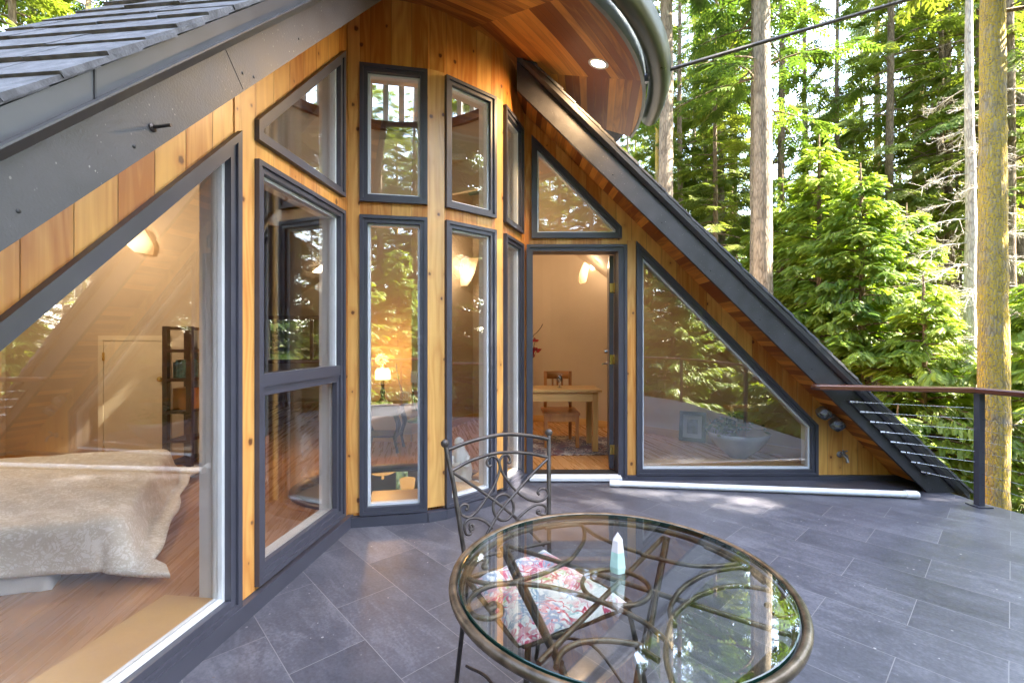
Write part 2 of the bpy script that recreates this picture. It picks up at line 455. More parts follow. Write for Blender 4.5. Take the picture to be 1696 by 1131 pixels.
# ------------------------------------------------------------------ plan of the walls
D = 4.23
def hit(p, ang, px):
    k = (px - CX) / F; d = (cos(radians(ang)), sin(radians(ang)))
    t = -(p[0] - k * p[1]) / (d[0] - k * d[1])
    return (p[0] + t * d[0], p[1] + t * d[1])
T3, T4, T5, TL = 10.5, 41.5, 70.0, 84.0
pD = ((868 - CX) / F * D, D)
pC2 = hit(pD, T5, 833.3); pC1 = hit(pC2, (T4 + T5) / 2, 819.5)
pB2 = hit(pC1, T4, 736.0); pB1 = hit(pB2, (T3 + T4) / 2, 708.5)
pA = hit(pB1, T3, 575.5)
WR = Wall(pD, 0); WL = Wall(pA, TL)
W3 = Wall(pA, T3); W4 = Wall(pB2, T4); W5 = Wall(pC2, T5)
WB = Wall(pB1, (T3 + T4) / 2); WC = Wall(pC1, (T4 + T5) / 2)
dist = lambda a, b: sqrt((a[0] - b[0]) ** 2 + (a[1] - b[1]) ** 2)
TOP = 3.66                                   # soffit height at the bow walls
DECK = 0.0; FLR = 0.04
OV = .37                                     # rake overhang

house = thing('house', 'cedar sided A-frame house with slate blue window frames around a tiled deck', 'house', (-1.4, 4.6, 0))

def wall_face(wall, outer, holes, name='wall', thick=.11, m=None):
    """siding sheet with openings, and the drywall sheet on the room side"""
    mb = MB()
    for off, mi in ((0.0, 0), (-thick, 1)):
        loops = [[V((u, z, 0)) for u, z in ccw(outer)]] + [[V((u, z, 0)) for u, z in ccw(h)[::-1]] for h in holes]
        tri = geometry.tessellate_polygon(loops)
        flat = [p for l in loops for p in l]
        mb.add([wall.pt(p.x, p.y, off) for p in flat], [tuple(t) for t in tri], [(p.x + 20, p.y) for p in flat], mi)
    n = len(outer)
    for i in range(n):
        a, b = outer[i], outer[(i + 1) % n]
        mb.add([wall.pt(*a, 0), wall.pt(*b, 0), wall.pt(*b, -thick), wall.pt(*a, -thick)], [(0, 1, 2, 3)], None, 1)
    ob = mb.build(name, [m or M['siding'], M['drywall']], house, recalc=False)
    return ob

def ring(mb, wall, outer, inner, o0, o1, mi=0):
    """frame between two polygons, from offset o0 to o1"""
    n = len(outer)
    for i in range(n):
        j = (i + 1) % n
        q = [outer[i], outer[j], inner[j], inner[i]]
        mb.prism(wall.loop(q, o0), wall.loop(q, o1), None, mi)

holes = {}
def window(wall, poly, fw=.052, deep=.075, sill=False, sash=None):
    """poly: outer outline of the dark trim in (u, z)"""
    poly = ccw(poly)
    mb = MB()
    p1 = inset(poly, fw * .46); p2 = inset(poly, fw)
    ring(mb, wall, poly, p1, -.012, .030)
    ring(mb, wall, p1, p2, -.012, .018)
    w = mb.build('window', M['paint'], house)
    p3 = inset(poly, fw + .016)
    iv = MB(); ring(iv, wall, inset(poly, fw * .7), p3, -.055, -.0125); iv.build('inner_frame', M['white'], w)
    g = MB(); g.prism(wall.loop(p3, -.036), wall.loop(p3, -.030)); g.build('pane', M['glass'], w)
    jb = MB(); ring(jb, wall, inset(poly, fw * .5), inset(poly, fw + .004), -deep - .055, -.0555)
    jb.build('jamb', M['jamb'], w)
    if sill:
        zs = min(z for u, z in p2); us = [u for u, z in p2 if z < zs + .02]
        s = MB(); a, b = min(us), max(us)
        q = [(a, zs - .012), (b, zs - .012), (b, zs + .012), (a, zs + .012)]
        s.prism(wall.loop(q, -.30), wall.loop(q, -.057), [(0, a), (0, b), (.02, b), (.02, a)])
        s.build('sill', M['maple'], w)
    holes.setdefault(id(wall), []).append(inset(poly, fw * .45))
    return w, p2, p3

# ---- left gable wall, section 2: high trapezoid and double-hung window below
uL = (WL.px(427.0, 230, .02)[0] + WL.px(426.0, 900, .02)[0]) / 2; uR = WL.px(571.0, 300, .02)[0]
zz = lambda w, x, y: w.px(x, y, .02)[1]
def line_uz(w, a, b):
    (u0, z0), (u1, z1) = w.px(*a, .02), w.px(*b, .02)
    return lambda u: z0 + (z1 - z0) * (u - u0) / (u1 - u0)
zb = (zz(WL, 427.2, 232.5) + zz(WL, 571, 326.2)) / 2
ls = line_uz(WL, (427.2, 198), (571, 84.4))
window(WL, [(uL, zb), (uR, zb), (uR, ls(uR)), (uL, ls(uL))])
zt = (zz(WL, 427.2, 263) + zz(WL, 571.1, 349.8)) / 2; z0 = (zz(WL, 568, 857) + zz(WL, 425, 973)) / 2
dh, p2, p3 = window(WL, [(uL, z0), (uR, z0), (uR, zt), (uL, zt)])
zm = (zz(WL, 433, 628) + zz(WL, 567, 613)) / 2
sb = MB(); q = [(uL + .03, zm - .035), (uR - .03, zm - .035), (uR - .03, zm + .028), (uL + .03, zm + .028)]
sb.prism(WL.loop(q, -.028), WL.loop(q, .016)); 
q = [(uL + .03, zm - .052), (uR - .03, zm - .052), (uR - .03, zm - .036), (uL + .03, zm - .036)]
sb.prism(WL.loop(q, -.028), WL.loop(q, .008))
sb.build('sash_rail', M['paint'], dh)
lf = MB(); q = [(uL + .05, z0 + .05), (uR - .05, z0 + .05), (uR - .05, zm - .05), (uL + .05, zm - .05)]
ring(lf, WL, q, inset(q, .03), -.027, .004); lf.build('lower_sash', M['paint'], dh)
# ---- section 1: big half triangle
u1 = WL.px(398.5, 600, .02)[0]
zt1 = zz(WL, 398.5, 217); zb1 = zz(WL, 398.5, 1005)
ha = zt1 - zb1 - .46
window(WL, [(u1, zb1), (u1, zt1), (u1 - ha, zb1 + .46), (u1 - ha, zb1)], fw=.058, sill=True)
# siding of the left wall
zw = lambda t: 3.76 - t
wall_face(WL, [(0, .05), (0, 3.70), (-.06, 3.70), (-3.35, .41), (-3.35, .05)], holes[id(WL)])

# ---- bow facets
L3 = dist(pA, pB1); L4 = dist(pB2, pC1); L5 = dist(pC2, pD)
u3 = W3.px(596.2, 500)[0]; u5 = W5.px(863.4, 400)[0]
zu1 = (zz(W3, 598, 103.4) + zz(W3, 710, 116.6)) / 2; zu0 = (zz(W3, 596.5, 332.4) + zz(W3, 709, 339.5)) / 2
zl1 = (zz(W3, 596.5, 355) + zz(W3, 709, 360.7)) / 2; zl0 = (zz(W3, 595.9, 854) + zz(W3, 706.7, 846.6)) / 2
for w, a, b in ((W3, u3, L3 - .002), (W4, .002, L4 - .002), (W5, .002, u5)):
    window(w, [(a, zu0), (b, zu0), (b, zu1), (a, zu1)])
    window(w, [(a, zl0), (b, zl0), (b, zl1), (a, zl1)], sill=True)
wall_face(W3, [(0, .07), (L3, .07), (L3, TOP + .1), (0, TOP + .1)], holes[id(W3)])
wall_face(W4, [(0, .07), (L4, .07), (L4, TOP + .1), (0, TOP + .1)], holes[id(W4)])
wall_face(W5, [(0, .07), (L5, .07), (L5, TOP + .1), (0, TOP + .1)], holes[id(W5)])
# corner posts (solid timbers with a flat face at the middle angle)
def post(w, u0, u1, z0, z1, off=.004, deep=.16, seed=0):
    mb = MB(); q = [(u0, z0), (u1, z0), (u1, z1), (u0, z1)]
    mb.prism(w.loop(q, -deep), w.loop(q, off), [(u + .02 + seed, z + seed * 3.7) for u, z in q])
    return mb.build('corner_post', M['post'], house)
ptop = zu1 + .02
post(WB, 0, dist(pB1, pB2), .09, ptop, 0, .13, .7)
post(WC, 0, dist(pC1, pC2), .09, ptop, 0, .13, 2.1)
post(W3, .002, u3 - .002, .09, TOP + .05, .006, .1, 3.5)
post(WL, uL - .135, uL - .002, .085, zz(WL, 410, 130), .006, .1, 4.9)
for w, L in ((WB, dist(pB1, pB2)), (WC, dist(pC1, pC2))):
    wall_face(w, [(0, ptop), (L, ptop), (L, TOP + .1), (0, TOP + .1)], [], thick=.13)

# ---- right gable wall
uR0 = WR.px(880.5, 300, .02)[0]
zb = zz(WR, 900, 394.4)
sl = line_uz(WR, (881.2, 224.5), (1029.8, 376))
uR1 = WR.px(1029.8, 390, .02)[0]
window(WR, [(uR0, zb), (uR1, zb), (uR1, sl(uR1)), (uR0, sl(uR0))])
ub0 = WR.px(1054.2, 600, .02)[0]; ub1 = WR.px(1355, 750, .02)[0]
zb0 = zz(WR, 1200, 788); sl = line_uz(WR, (1054.2, 399.3), (1354.6, 703))
window(WR, [(ub0, zb0), (ub1, zb0), (ub1, sl(ub1)), (ub0, sl(ub0))], fw=.058, sill=True)
# door opening
ud0 = WR.px(873.5, 600, .02)[0]; ud1 = WR.px(1037, 600, .02)[0]; zd = zz(WR, 950, 406.5)
fwd = .05
door_hole = [(ud0 + .02, .02), (ud1 - .02, .02), (ud1 - .02, zd - .02), (ud0 + .02, zd - .02)]
df = MB()
for a, b, c, d in ((ud0, ud0 + fwd, 0.03, zd), (ud1 - fwd - .02, ud1, 0.03, zd)):
    df.prism(WR.loop([(a, c), (b, c), (b, d), (a, d)], -.16), WR.loop([(a, c), (b, c), (b, d), (a, d)], .022))
q = [(ud0 + fwd, zd - fwd - .004), (ud1 - fwd - .02, zd - fwd - .004), (ud1 - fwd - .02, zd), (ud0 + fwd, zd)]
df.prism(WR.loop(q, -.16), WR.loop(q, .022))
for a, b, c, d in ((ud0 - .008, ud0 + .018, 0.03, zd + .008), (ud1 - .018, ud1 + .008, 0.03, zd + .008)):
    df.prism(WR.loop([(a, c), (b, c), (b, d), (a, d)], .0221), WR.loop([(a, c), (b, c), (b, d), (a, d)], .034))
q = [(ud0 + .018, zd - .018), (ud1 - .018, zd - .018), (ud1 - .018, zd + .008), (ud0 + .018, zd + .008)]
df.prism(WR.loop(q, .0221), WR.loop(q, .034))
doorframe = df.build('door_frame', M['paint'], house)
st = MB(); q = [(ud0 + fwd, .0), (ud1 - .07, .0), (ud1 - .07, .055), (ud0 + fwd, .055)]
st.prism(WR.loop(q, -.14), WR.loop(q, .005)); st.build('stop', M['black'], doorframe)
tb = MB()
q0 = WR.loop([(ud0 + .02, .012), (ud1 - .05, .012), (ud1 - .05, .052), (ud0 + .02, .052)], .0051)
q1 = WR.loop([(ud0 + .02, .012), (ud1 - .05, .012), (ud1 - .05, .034), (ud0 + .02, .034)], .085)
tb.prism(q0, q1); tb.build('threshold', M['white'], doorframe)
# door leaf swung inwards, seen on edge; hinges on the right jamb
hx = pD[0] + ud1 - .075; hy = D + .15
ang = radians(86); dd = V((-sin(radians(4)) * -1, cos(radians(4)), 0))
leafd = V((.185, 1, 0)).normalized(); leafn = V((-1, .185, 0)).normalized()
dl = MB()
def leafpt(s, z, k): q = V((hx, hy, 0)) + leafd * s + leafn * k; return V((q.x, q.y, z))
dq = [(0, .06), (.86, .06), (.86, zd - .06), (0, zd - .06)]
dl.prism([leafpt(s, z, 0) for s, z in dq], [leafpt(s, z, .044) for s, z in dq])
door = dl.build('door', M['paint'], house)
for z in (.24, 1.10, 1.78):
    hb = MB(); hb.box(leafpt(-.004, z, .020), (.017, .004, .045)); hb.tube([leafpt(-.008, z - .048, -.004), leafpt(-.008, z + .048, -.004)], .006, 8)
    hb.build('hinge', M['brass'], door)
hd = MB(); hd.tube([leafpt(.80, 1.02, .044), leafpt(.80, 1.02, .09), leafpt(.69, 1.02, .095)], .009, 8)
hd.lathe(leafpt(.80, 1.02, .044), [(.028, 0), (.026, .006), (.001, .008)], 12, 0, V((0, 0, 1)).rotation_difference(leafn).to_matrix())
hd.build('handle', M['steel'], door)
bo = MB(); bo.tube([leafpt(.80, 1.16, .044), leafpt(.80, 1.16, .075)], .022, 10); bo.build('deadbolt', M['steel'], door)
# right wall siding
zR = lambda u: 3.50 - .985 * u
ue = (3.50 - .045) / .985
wall_face(WR, [(0, .045), (ue, .045), (0.0, 3.50)], holes[id(WR)] + [])
# (the door hole is cut by rebuilding with it)
bpy.data.objects.remove([o for o in house.children if o.name.startswith('wall')][-1])
wr_outer = [(0.0, .045), (ud0 + .02, .045), (ud0 + .02, zd - .02), (ud1 - .02, zd - .02), (ud1 - .02, .045), (ue, .045), (0.0, 3.50)]
wall_face(WR, wr_outer, holes[id(WR)])
post(WR, ud1 + .01, ub0 - .004, .045, zz(WR, 1045, 398), .006, .1, 6.3)

# kick boards and base trim
def board(w, a, b, c, d, o0, o1, name, m):
    mb = MB(); q = [(a, c), (b, c), (b, d), (a, d)]
    mb.prism(w.loop(q, o0), w.loop(q, o1), [(u, z) for u, z in q]); return mb.build(name, m, house)
for w, a, b in ((WL, -3.35, .02), (W3, .0, L3), (WB, -.006, dist(pB1, pB2) + .006), (W4, 0, L4), (WC, -.004, dist(pC1, pC2) + .004), (W5, 0, L5 - .02)):
    board(w, a, b, .0, min(z0, zb1) + .006 if w is WL else .066, -.02, .038, 'base_board', M['paint'])
board(WR, ud1 + .01, 3.62, .0, .044, -.02, .030, 'base_board', M['paint'])
board(WR, .02, ud1 + .01, .0, .029, -.02, .050, 'base_board', M['paint'])

# ------------------------------------------------------------------ rakes
def rake(wall, lower, upper_end, lower_end, sgn, w_board, w_flash):
    """sloping roof edge in the plane wall+OV.  lower(u) gives the lower edge of the main board"""
    a, b = upper_end, lower_end; ext = 1.0 if sgn > 0 else 0.0      # the right rake is cut level with the deck
    def band(lo, hi, o0, o1, name, m):
        mb = MB()
        q = [(a, lower(a) + lo), (b + ext * lo, lower(b + ext * lo) + lo), (b + ext * hi, lower(b + ext * hi) + hi), (a, lower(a) + hi)]
        mb.prism(wall.loop(q, o0), wall.loop(q, o1)); return mb.build(name, m, house)
    fb = band(0, w_board, OV - .03, OV, 'rake_board', M['fascia'])
    band(w_board - .02, w_board + w_flash, OV - .03, OV + .022, 'rake_flashing', M['flash'])
    mb = MB()   # bevelled drip edge under the flashing
    e2 = b + ext * w_board
    q0 = [(a, lower(a) + w_board - .02), (e2, lower(e2) + w_board - .02), (e2, lower(e2) + w_board + .016), (a, lower(a) + w_board + .016)]
    q1 = [(a, lower(a) + w_board + .012), (e2, lower(e2) + w_board + .012), (e2, lower(e2) + w_board + .018), (a, lower(a) + w_board + .018)]
    mb.prism(wall.loop(q0, OV + .0225), wall.loop(q1, OV + .045)); mb.build('drip_edge', M['flash'], house)
    # cedar soffit behind the board
    mb = MB(); so = .055
    q = [(a, lower(a) + so), (b, lower(b) + so), (b, lower(b) + so + .02), (a, lower(a) + so + .02)]
    L = math.hypot(b - a, lower(b) - lower(a))
    lo = wall.loop(q, .002); hi = wall.loop(q, OV - .031)
    mb.add(lo + hi, [(0, 1, 5, 4), (3, 2, 6, 7), (0, 4, 7, 3), (1, 5, 6, 2)], [(0, 0), (L, 0), (L, 0), (0, 0), (0, OV), (L, OV), (L, OV), (0, OV)])
    mb.build('rake_soffit', M['soffit'], house)
    return fb

uA, zA = WR.px(865.7, 158, OV); uB, zB = WR.px(1537, 816, OV)
kR = (zB - zA) / (uB - uA)
lowR = lambda u: zA + kR * (u - uA)
rb = rake(WR, lowR, -.07, uB, 1, .26, .075)
uA2, zA2 = WL.px(0, 417.6, OV); uB2, zB2 = WL.px(571.7, 40.8, OV)
kL = (zB2 - zA2) / (uB2 - uA2)
lowL = lambda u: zA2 + kL * (u - uA2)
lb = rake(WL, lowL, 0.05, -3.0, -1, .205, .085)
# joints, nails on the left rake board
sp = MB()
nu, nz = WL.px(252.4, 211.6, OV)
sp.tube([WL.pt(nu, nz, OV - .01), WL.pt(nu, nz + .004, OV + .055)], .0045, 8); sp.lathe(WL.pt(nu, nz, OV + .0005), [(.012, 0), (.012, .003), (.001, .004)], 10, 0, V((0, 0, 1)).rotation_difference(V((WL.n.x, WL.n.y, 0))).to_matrix())
sp.build('spike', M['iron'], lb)
rz = V((0, 0, 1)).rotation_difference(V((WL.n.x, WL.n.y, 0))).to_matrix()
for px_, py_ in ((401.5, 121.5), (494.5, 65), (30, 350), (222, 243), (420, 128)):
    u, z = WL.px(px_, py_, OV); MB().lathe(WL.pt(u, z, OV + .0005), [(.005, 0), (.004, .002), (.0005, .0025)], 8, 0, rz).build('nail_head', M['black'], lb)
rz = V((0, 0, 1)).rotation_difference(V((0, -1, 0))).to_matrix()
for px_, py_ in ((1015, 289), (1096.6, 369), (1177, 448), (1259, 529), (1345, 611), (1545, 810)):
    u, z = WR.px(px_, py_, OV); MB().lathe(WR.pt(u, z, OV + .0005), [(.007, 0), (.006, .002), (.0005, .0025)], 8, 0, rz).build('nail_head', M['black'], rb)
jn = MB()
for (xa, ya), (xb, yb) in (((370, 75), (402, 148)),):
    (ua, za), (ub_, zb_) = WL.px(xa, ya, OV), WL.px(xb, yb, OV)
    q = [(ua, za), (ub_, zb_), (ub_ + .003, zb_), (ua + .003, za)]
    jn.prism(WL.loop(q, OV + .0002), WL.loop(q, OV + .0012))
jn.build('board_joint', M['black'], lb)
jn = MB(); (ua, za) = WL.px(155, 124, OV + .022); 
q = [(ua, lowL(ua) + .2), (ua + .004, lowL(ua) + .2), (ua + .004, lowL(ua) + .29), (ua, lowL(ua) + .29)]
jn.prism(WL.loop(q, OV + .0222), WL.loop(q, OV + .025)); jn.build('flashing_joint', M['black'], lb)

# ------------------------------------------------------------------ shingled roofs
def shingles(wall, low, base, u0, u1, w0, w1, name, rows_n, seed, mono=None):
    """courses laid on the roof plane; u along the rake, w inwards from the rake edge (offset OV - w)"""
    rnd = random.Random(seed); mb = MB()
    k = (low(u1) - low(u0)) / (u1 - u0); sg = 1 if k > 0 else -1     # uphill direction in u
    sl = sqrt(1 + k * k); du = .15 / sl
    n = int(abs(u1 - u0) / du)
    us = min(u0, u1) if sg > 0 else max(u0, u1)
    nrm = V((-k, 1)) / sl                                         # plane normal in (u, z)
    for i in range(n + 1):
        ub = us + sg * du * i; ut = ub + sg * du * 1.75
        w = w0 - rnd.uniform(0, .012)
        while w < w1:
            ww = rnd.uniform(.16, .34); we = min(w + ww, w1)
            th = .017 + rnd.uniform(-.003, .005); jit = rnd.uniform(-.006, .006)
            a = V((ub + jit, low(ub + jit) + base)); b = V((ut, low(ut) + base))
            lift0 = .007; pts = []
            for wv in (w, we - .002):
                o = OV + .02 - wv
                lo0 = a + nrm * lift0; lo1 = b + nrm * .001; hi0 = a + nrm * (lift0 + th); hi1 = b + nrm * (.001 + th * .6)
                pts += [wall.pt(q.x, q.y, o) for q in (lo0, lo1, hi1, hi0)]
            mb.add(pts, [(0, 1, 2, 3), (4, 7, 6, 5), (0, 4, 5, 1), (1, 5, 6, 2), (2, 6, 7, 3), (3, 7, 4, 0)])
            w = we
    # deck under the shingles
    q = [(u0, low(u0) + base - .05), (u1, low(u1) + base - .05), (u1, low(u1) + base - .002), (u0, low(u0) + base - .002)]
    mb.prism(wall.loop(q, OV + .012 - w0), wall.loop(q, OV - w1))
    return mb.build(name, M['shingle'], house)
rl = shingles(WL, lowL, .205 + .085, -3.0, .1, 0, .70, 'roof', 20, 3)
shingles(WR, lowR, .26 + .075, -.02, uB + .34, 0, .9, 'roof', 20, 5)
# rest of the right roof and the hip behind the left rake
mb = MB()
def rp(u, o, dz=0): return WR.pt(u, lowR(u) + .28 + dz, o)
mb.prism([rp(-.02, OV - .91), rp(uB + .1, OV - .91), rp(uB + .1, -3.2), rp(-.02, -3.2)], [rp(-.02, OV - .91, .06), rp(uB + .1, OV - .91, .06), rp(uB + .1, -3.2, .06), rp(-.02, -3.2, .06)])
def lp(u, w, dz=0): return WL.pt(u, lowL(u) + .24 - max(0, w - .70) * .55 + dz, OV - w)
mb.prism([lp(.1, .71), lp(-3.0, .71), lp(-3.6, 4.6), lp(2.6, 4.6)], [lp(.1, .71, .05), lp(-3.0, .71, .05), lp(-3.6, 4.6, .05), lp(2.6, 4.6, .05)])
mb.build('roof', M['shingle'], house)

# ------------------------------------------------------------------ round eave over the bow
EC = V((-1.37, 4.62)); ER = 2.58; EZ0 = TOP + .012; EZ1 = 3.37; IR = 1.50
def epol(r, a, z): return V((EC.x + r * cos(radians(a)), EC.y + r * sin(radians(a)), z))
secs = [(-128, -97.5, -22.0), (-97.5, -72, 5.0), (-72, -46.5, 30.0), (-46.5, -21, 56.0), (-21, 2, 80.0)]
so = MB()
def esl(r): return EZ0 + (EZ1 - EZ0) * (r - IR) / (ER - IR)
for a0, a1, bd in secs:
    n = 10; vs = []; uv = []; fs = []
    bdv = V((cos(radians(bd)), sin(radians(bd)))); bn = V((-bdv.y, bdv.x))
    for i in range(n + 1):
        a = a0 + (a1 - a0) * i / n
        for r in (1.25, 1.6, 2.0, 2.3, ER):
            p = epol(r, a, esl(r)); vs.append(p)
            uv.append((p.x * bn.x + p.y * bn.y + 30 + a0, p.x * bdv.x + p.y * bdv.y))
    for i in range(n):
        for j in range(4):
            k = i * 5 + j; fs.append((k, k + 1, k + 6, k + 5))
    so.add(vs, fs, uv)
eave = so.build('eave_soffit', M['soffit'], house, recalc=False)
def sweep(mb, prof, a0, a1, n, closed=True, smooth=False):
    """profile in (r, z) swept round the eave centre"""
    m = len(prof); vs = []
    for i in range(n + 1):
        a = a0 + (a1 - a0) * i / n
        vs += [epol(r, a, z) for r, z in prof]
    fs = []
    for i in range(n):
        for j in range(m if closed else m - 1):
            l = (j + 1) % m; fs.append((i * m + j, i * m + l, (i + 1) * m + l, (i + 1) * m + j))
    mb.add(vs, fs, None, 0, smooth)
    if closed:
        mb.add(vs[:m], [tuple(range(m))]); mb.add(vs[-m:], [tuple(range(m))[::-1]])
fb = MB(); sweep(fb, [(ER + .001, EZ1 - .012), (ER + .028, EZ1 - .012), (ER + .028, EZ1 + .16), (ER + .001, EZ1 + .16)], -128, 2, 48)
fb.build('eave_fascia', M['gutface'], house)
gt = MB(); gp = []
for k in range(9):
    a = pi + pi * k / 8; gp.append((ER + .135 + .088 * cos(a), EZ1 + .10 + .10 * sin(a)))
gp += [(ER + .231, EZ1 + .112), (ER + .217, EZ1 + .125)] + [(ER + .135 + .078 * cos(pi * 2 - pi * k / 8), EZ1 + .10 + .09 * sin(pi * 2 - pi * k / 8)) for k in range(9)]
sweep(gt, gp, -128, -3, 60, True, True); gt.build('gutter', M['gutter'], house)
# cone roof above the eave, clerestory drum and cap
cr = MB(); sweep(cr, [(ER + .05, EZ1 + .165), (ER + .05, EZ1 + .19), (1.55, 4.02), (1.55, 3.98)], -124, 180, 60); sweep(cr, [(1.9, 3.83), (1.9, 3.86), (1.55, 4.02), (1.55, 3.98)], -180, -124.01, 12); cr.build('roof', M['shingle'], house)
DR = 1.50
dm = MB(); sweep(dm, [(DR, 3.20), (DR + .06, 3.20), (DR + .06, 4.06), (DR, 4.06)], -12, 200, 48)
dm.build('tower_wall', M['drywall'], house)
tr = MB(); sweep(tr, [(DR - .05, 4.0605), (DR + .09, 4.0605), (DR + .09, 4.17), (DR - .05, 4.17)], -180, 180, 64); tr.build('clerestory_trim', M['redwood'], house)
cg = MB(); sweep(cg, [(DR + .02, 4.171), (DR + .026, 4.171), (DR + .026, 5.30), (DR + .02, 5.30)], -180, 180, 48); cl = cg.build('clerestory', M['glass'], house)
mu = MB()  # added white strips imitating bands of sky reflected in the clerestory glass
for k in range(46):
    a = k * 360 / 46
    R = Matrix.Rotation(radians(a), 3, 'Z'); mu.box(epol(DR + .0, a, 4.735), (.012, .035, .56), R)
mu.build('reflection_strip', M['white'], cl)
cp = MB(); sweep(cp, [(.02, 5.62), (1.95, 5.31), (1.95, 5.36), (.02, 5.70)], -180, 180, 48); cp.build('tower_roof', M['shingle'], house)

# downlight in the soffit
rr = None
ray = V(((991 - CX) / F, 1, (CY - 106) / F))
t = 2.0
for _ in range(60):
    p = V((0, 0, H)) + ray * t
    r = math.hypot(p.x - EC.x, p.y - EC.y); e = esl(r) - p.z; t += e * .8
p = V((0, 0, H)) + ray * t
rad = V((p.x - EC.x, p.y - EC.y, 0)).normalized(); nrm = V((rad.x * -.29, rad.y * -.29, -1)).normalized()
Rm = V((0, 0, 1)).rotation_difference(nrm).to_matrix()
dlt = thing('downlight', 'round recessed lamp glowing in the cedar eave soffit', 'downlight', p)
mb = MB(); mb.lathe(p, [(.058, -.02), (.058, .003), (.076, .006), (.082, .001)], 28, 0, Rm); mb.build('trim_ring', M['white'], dlt)
mb = MB(); mb.lathe(p, [(.0005, .001), (.057, .001)], 28, 0, Rm, False); mb.build('lens', M['down'], dlt)
def lamp(name, loc, power, col=(1, .68, .36), rad=.05, spot=None, parent=None):
    l = bpy.data.lights.new(name, 'SPOT' if spot else 'POINT'); l.energy = power; l.color = col; l.shadow_soft_size = rad
    o = bpy.data.objects.new(name, l); COL.objects.link(o); o.location = loc
    if spot:
        l.spot_size = radians(spot[1]); l.spot_blend = .6
        o.rotation_euler = V((0, 0, -1)).rotation_difference(V(spot[0])).to_euler()
    return o
lamp('downlight_beam', p + nrm * .03, 9, (1, .66, .34), .05, (nrm, 165))
# ------------------------------------------------------------------ interior of the house
def flat_poly(outer, hole, z, name, m, uvs=1, rot=0, thick=0):
    mb = MB(); loops = [[V((x, y, 0)) for x, y in ccw(outer)]]
    if hole: loops.append([V((x, y, 0)) for x, y in ccw(hole)[::-1]])
    tri = geometry.tessellate_polygon(loops); flat = [p for l in loops for p in l]
    c, s = cos(rot), sin(rot)
    uv = [((p.x * c + p.y * s) + 20, -p.x * s + p.y * c) for p in flat]
    mb.add([V((p.x, p.y, z)) for p in flat], [tuple(t) for t in tri], uv)
    if thick:
        mb.add([V((p.x, p.y, z - thick)) for p in flat], [tuple(t)[::-1] for t in tri], uv, 1)
        if hole:
            h = [V((x, y, z)) for x, y in hole]; hl = [V((x, y, z - thick)) for x, y in hole]; n = len(h)
            mb.add(h + hl, [(i, (i + 1) % n, n + (i + 1) % n, n + i) for i in range(n)], None, 2)
    return mb.build(name, m, house, recalc=False)

def off(w, u, o): q = w.pt(u, 0, o); return (q.x, q.y)
hole = []
hc = (-1.02, 3.93)
for k in range(40):
    a = 2 * pi * k / 40
    x, y = .80 * cos(a), .60 * sin(a)
    hole.append((hc[0] + x * cos(.12) - y * sin(.12), hc[1] + x * sin(.12) + y * cos(.12)))
outer = [off(WL, -3.6, -.02), off(WL, 0, -.02), off(W3, .03, -.02), off(W3, L3, -.02), off(W4, 0, -.02), off(W4, L4, -.02), off(W5, 0, -.02), off(W5, L5 - .02, -.02),
         (pD[0], D + .02), (3.7, D + .02), (3.7, 9.5), (-7, 9.5), (-7, -.4)]
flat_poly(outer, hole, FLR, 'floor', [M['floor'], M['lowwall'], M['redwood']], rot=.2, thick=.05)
hr = MB(); 
pts = [V((x, y, FLR + .004)) for x, y in hole]; hr.tube(pts, .028, 6, True); hr.build('opening_rim', M['redwood'], house)

# curved back wall of the right room with an oak baseboard
def zceil(x, y): return min(3.75, max(.25, 3.55 - .985 * (x - pD[0]) - .02))
def curved_wall(pts, name, m, ztop, z0=FLR, base=None):
    mb = MB(); bb = MB()
    for (a, b) in zip(pts[:-1], pts[1:]):
        q = [V((*a, z0)), V((*b, z0)), V((*b, ztop(*b))), V((*a, ztop(*a)))]
        L = dist(a, b); n = V((b[1] - a[1], a[0] - b[0], 0)).normalized()
        mb.prism(q, [p - n * .1 for p in q])
        if base:
            q = [V((*a, z0)) + n * .002, V((*b, z0)) + n * .002, V((*b, z0 + base)) + n * .002, V((*a, z0 + base)) + n * .002]
            bb.prism(q, [p + n * .016 for p in q], [(0, 0), (0, L), (base, L), (base, 0)])
    w = mb.build(name, m, house)
    if base: bb.build('base_board', M['maple'], w)
    return w
cw = [V((-.62, 7.25, 0)), V((.3, 7.10, 0)), V((.85, 6.88, 0)), V((1.4, 6.5, 0)), V((1.95, 6.05, 0)), V((2.6, 5.35, 0)), V((3.15, 4.75, 0)), V((3.55, 4.30, 0))]
cw = [(p.x, p.y) for p in spline(cw, 4)]
curved_wall(cw, 'room_wall', M['drywall'], zceil, base=.095)
curved_wall([(-1.23, 5.62), (-.62, 7.25)], 'room_wall', M['drywall'], lambda x, y: 3.75, base=.095)
curved_wall([(-2.02, 5.68), (-1.24, 5.62)], 'room_wall', M['drywall'], lambda x, y: 3.75, base=.095)
# bedroom back walls: knee wall with a low closet door, then the far wall
kx0, kx1 = -4.9, -2.98; ky = 4.62
curved_wall([(-7, ky), (kx1, ky)], 'room_wall', M['drywall'], lambda x, y: 3.55, base=.09)
curved_wall([(kx1, ky), (kx1, 5.6), (-6.9, 5.6)], 'room_wall', M['drywall'], lambda x, y: 3.55, base=.09)
curved_wall([(-5.1, -1.0), (-5.1, ky)], 'room_wall', M['drywall'], lambda x, y: max(.4, min(3.5, y + .35)), base=.09)
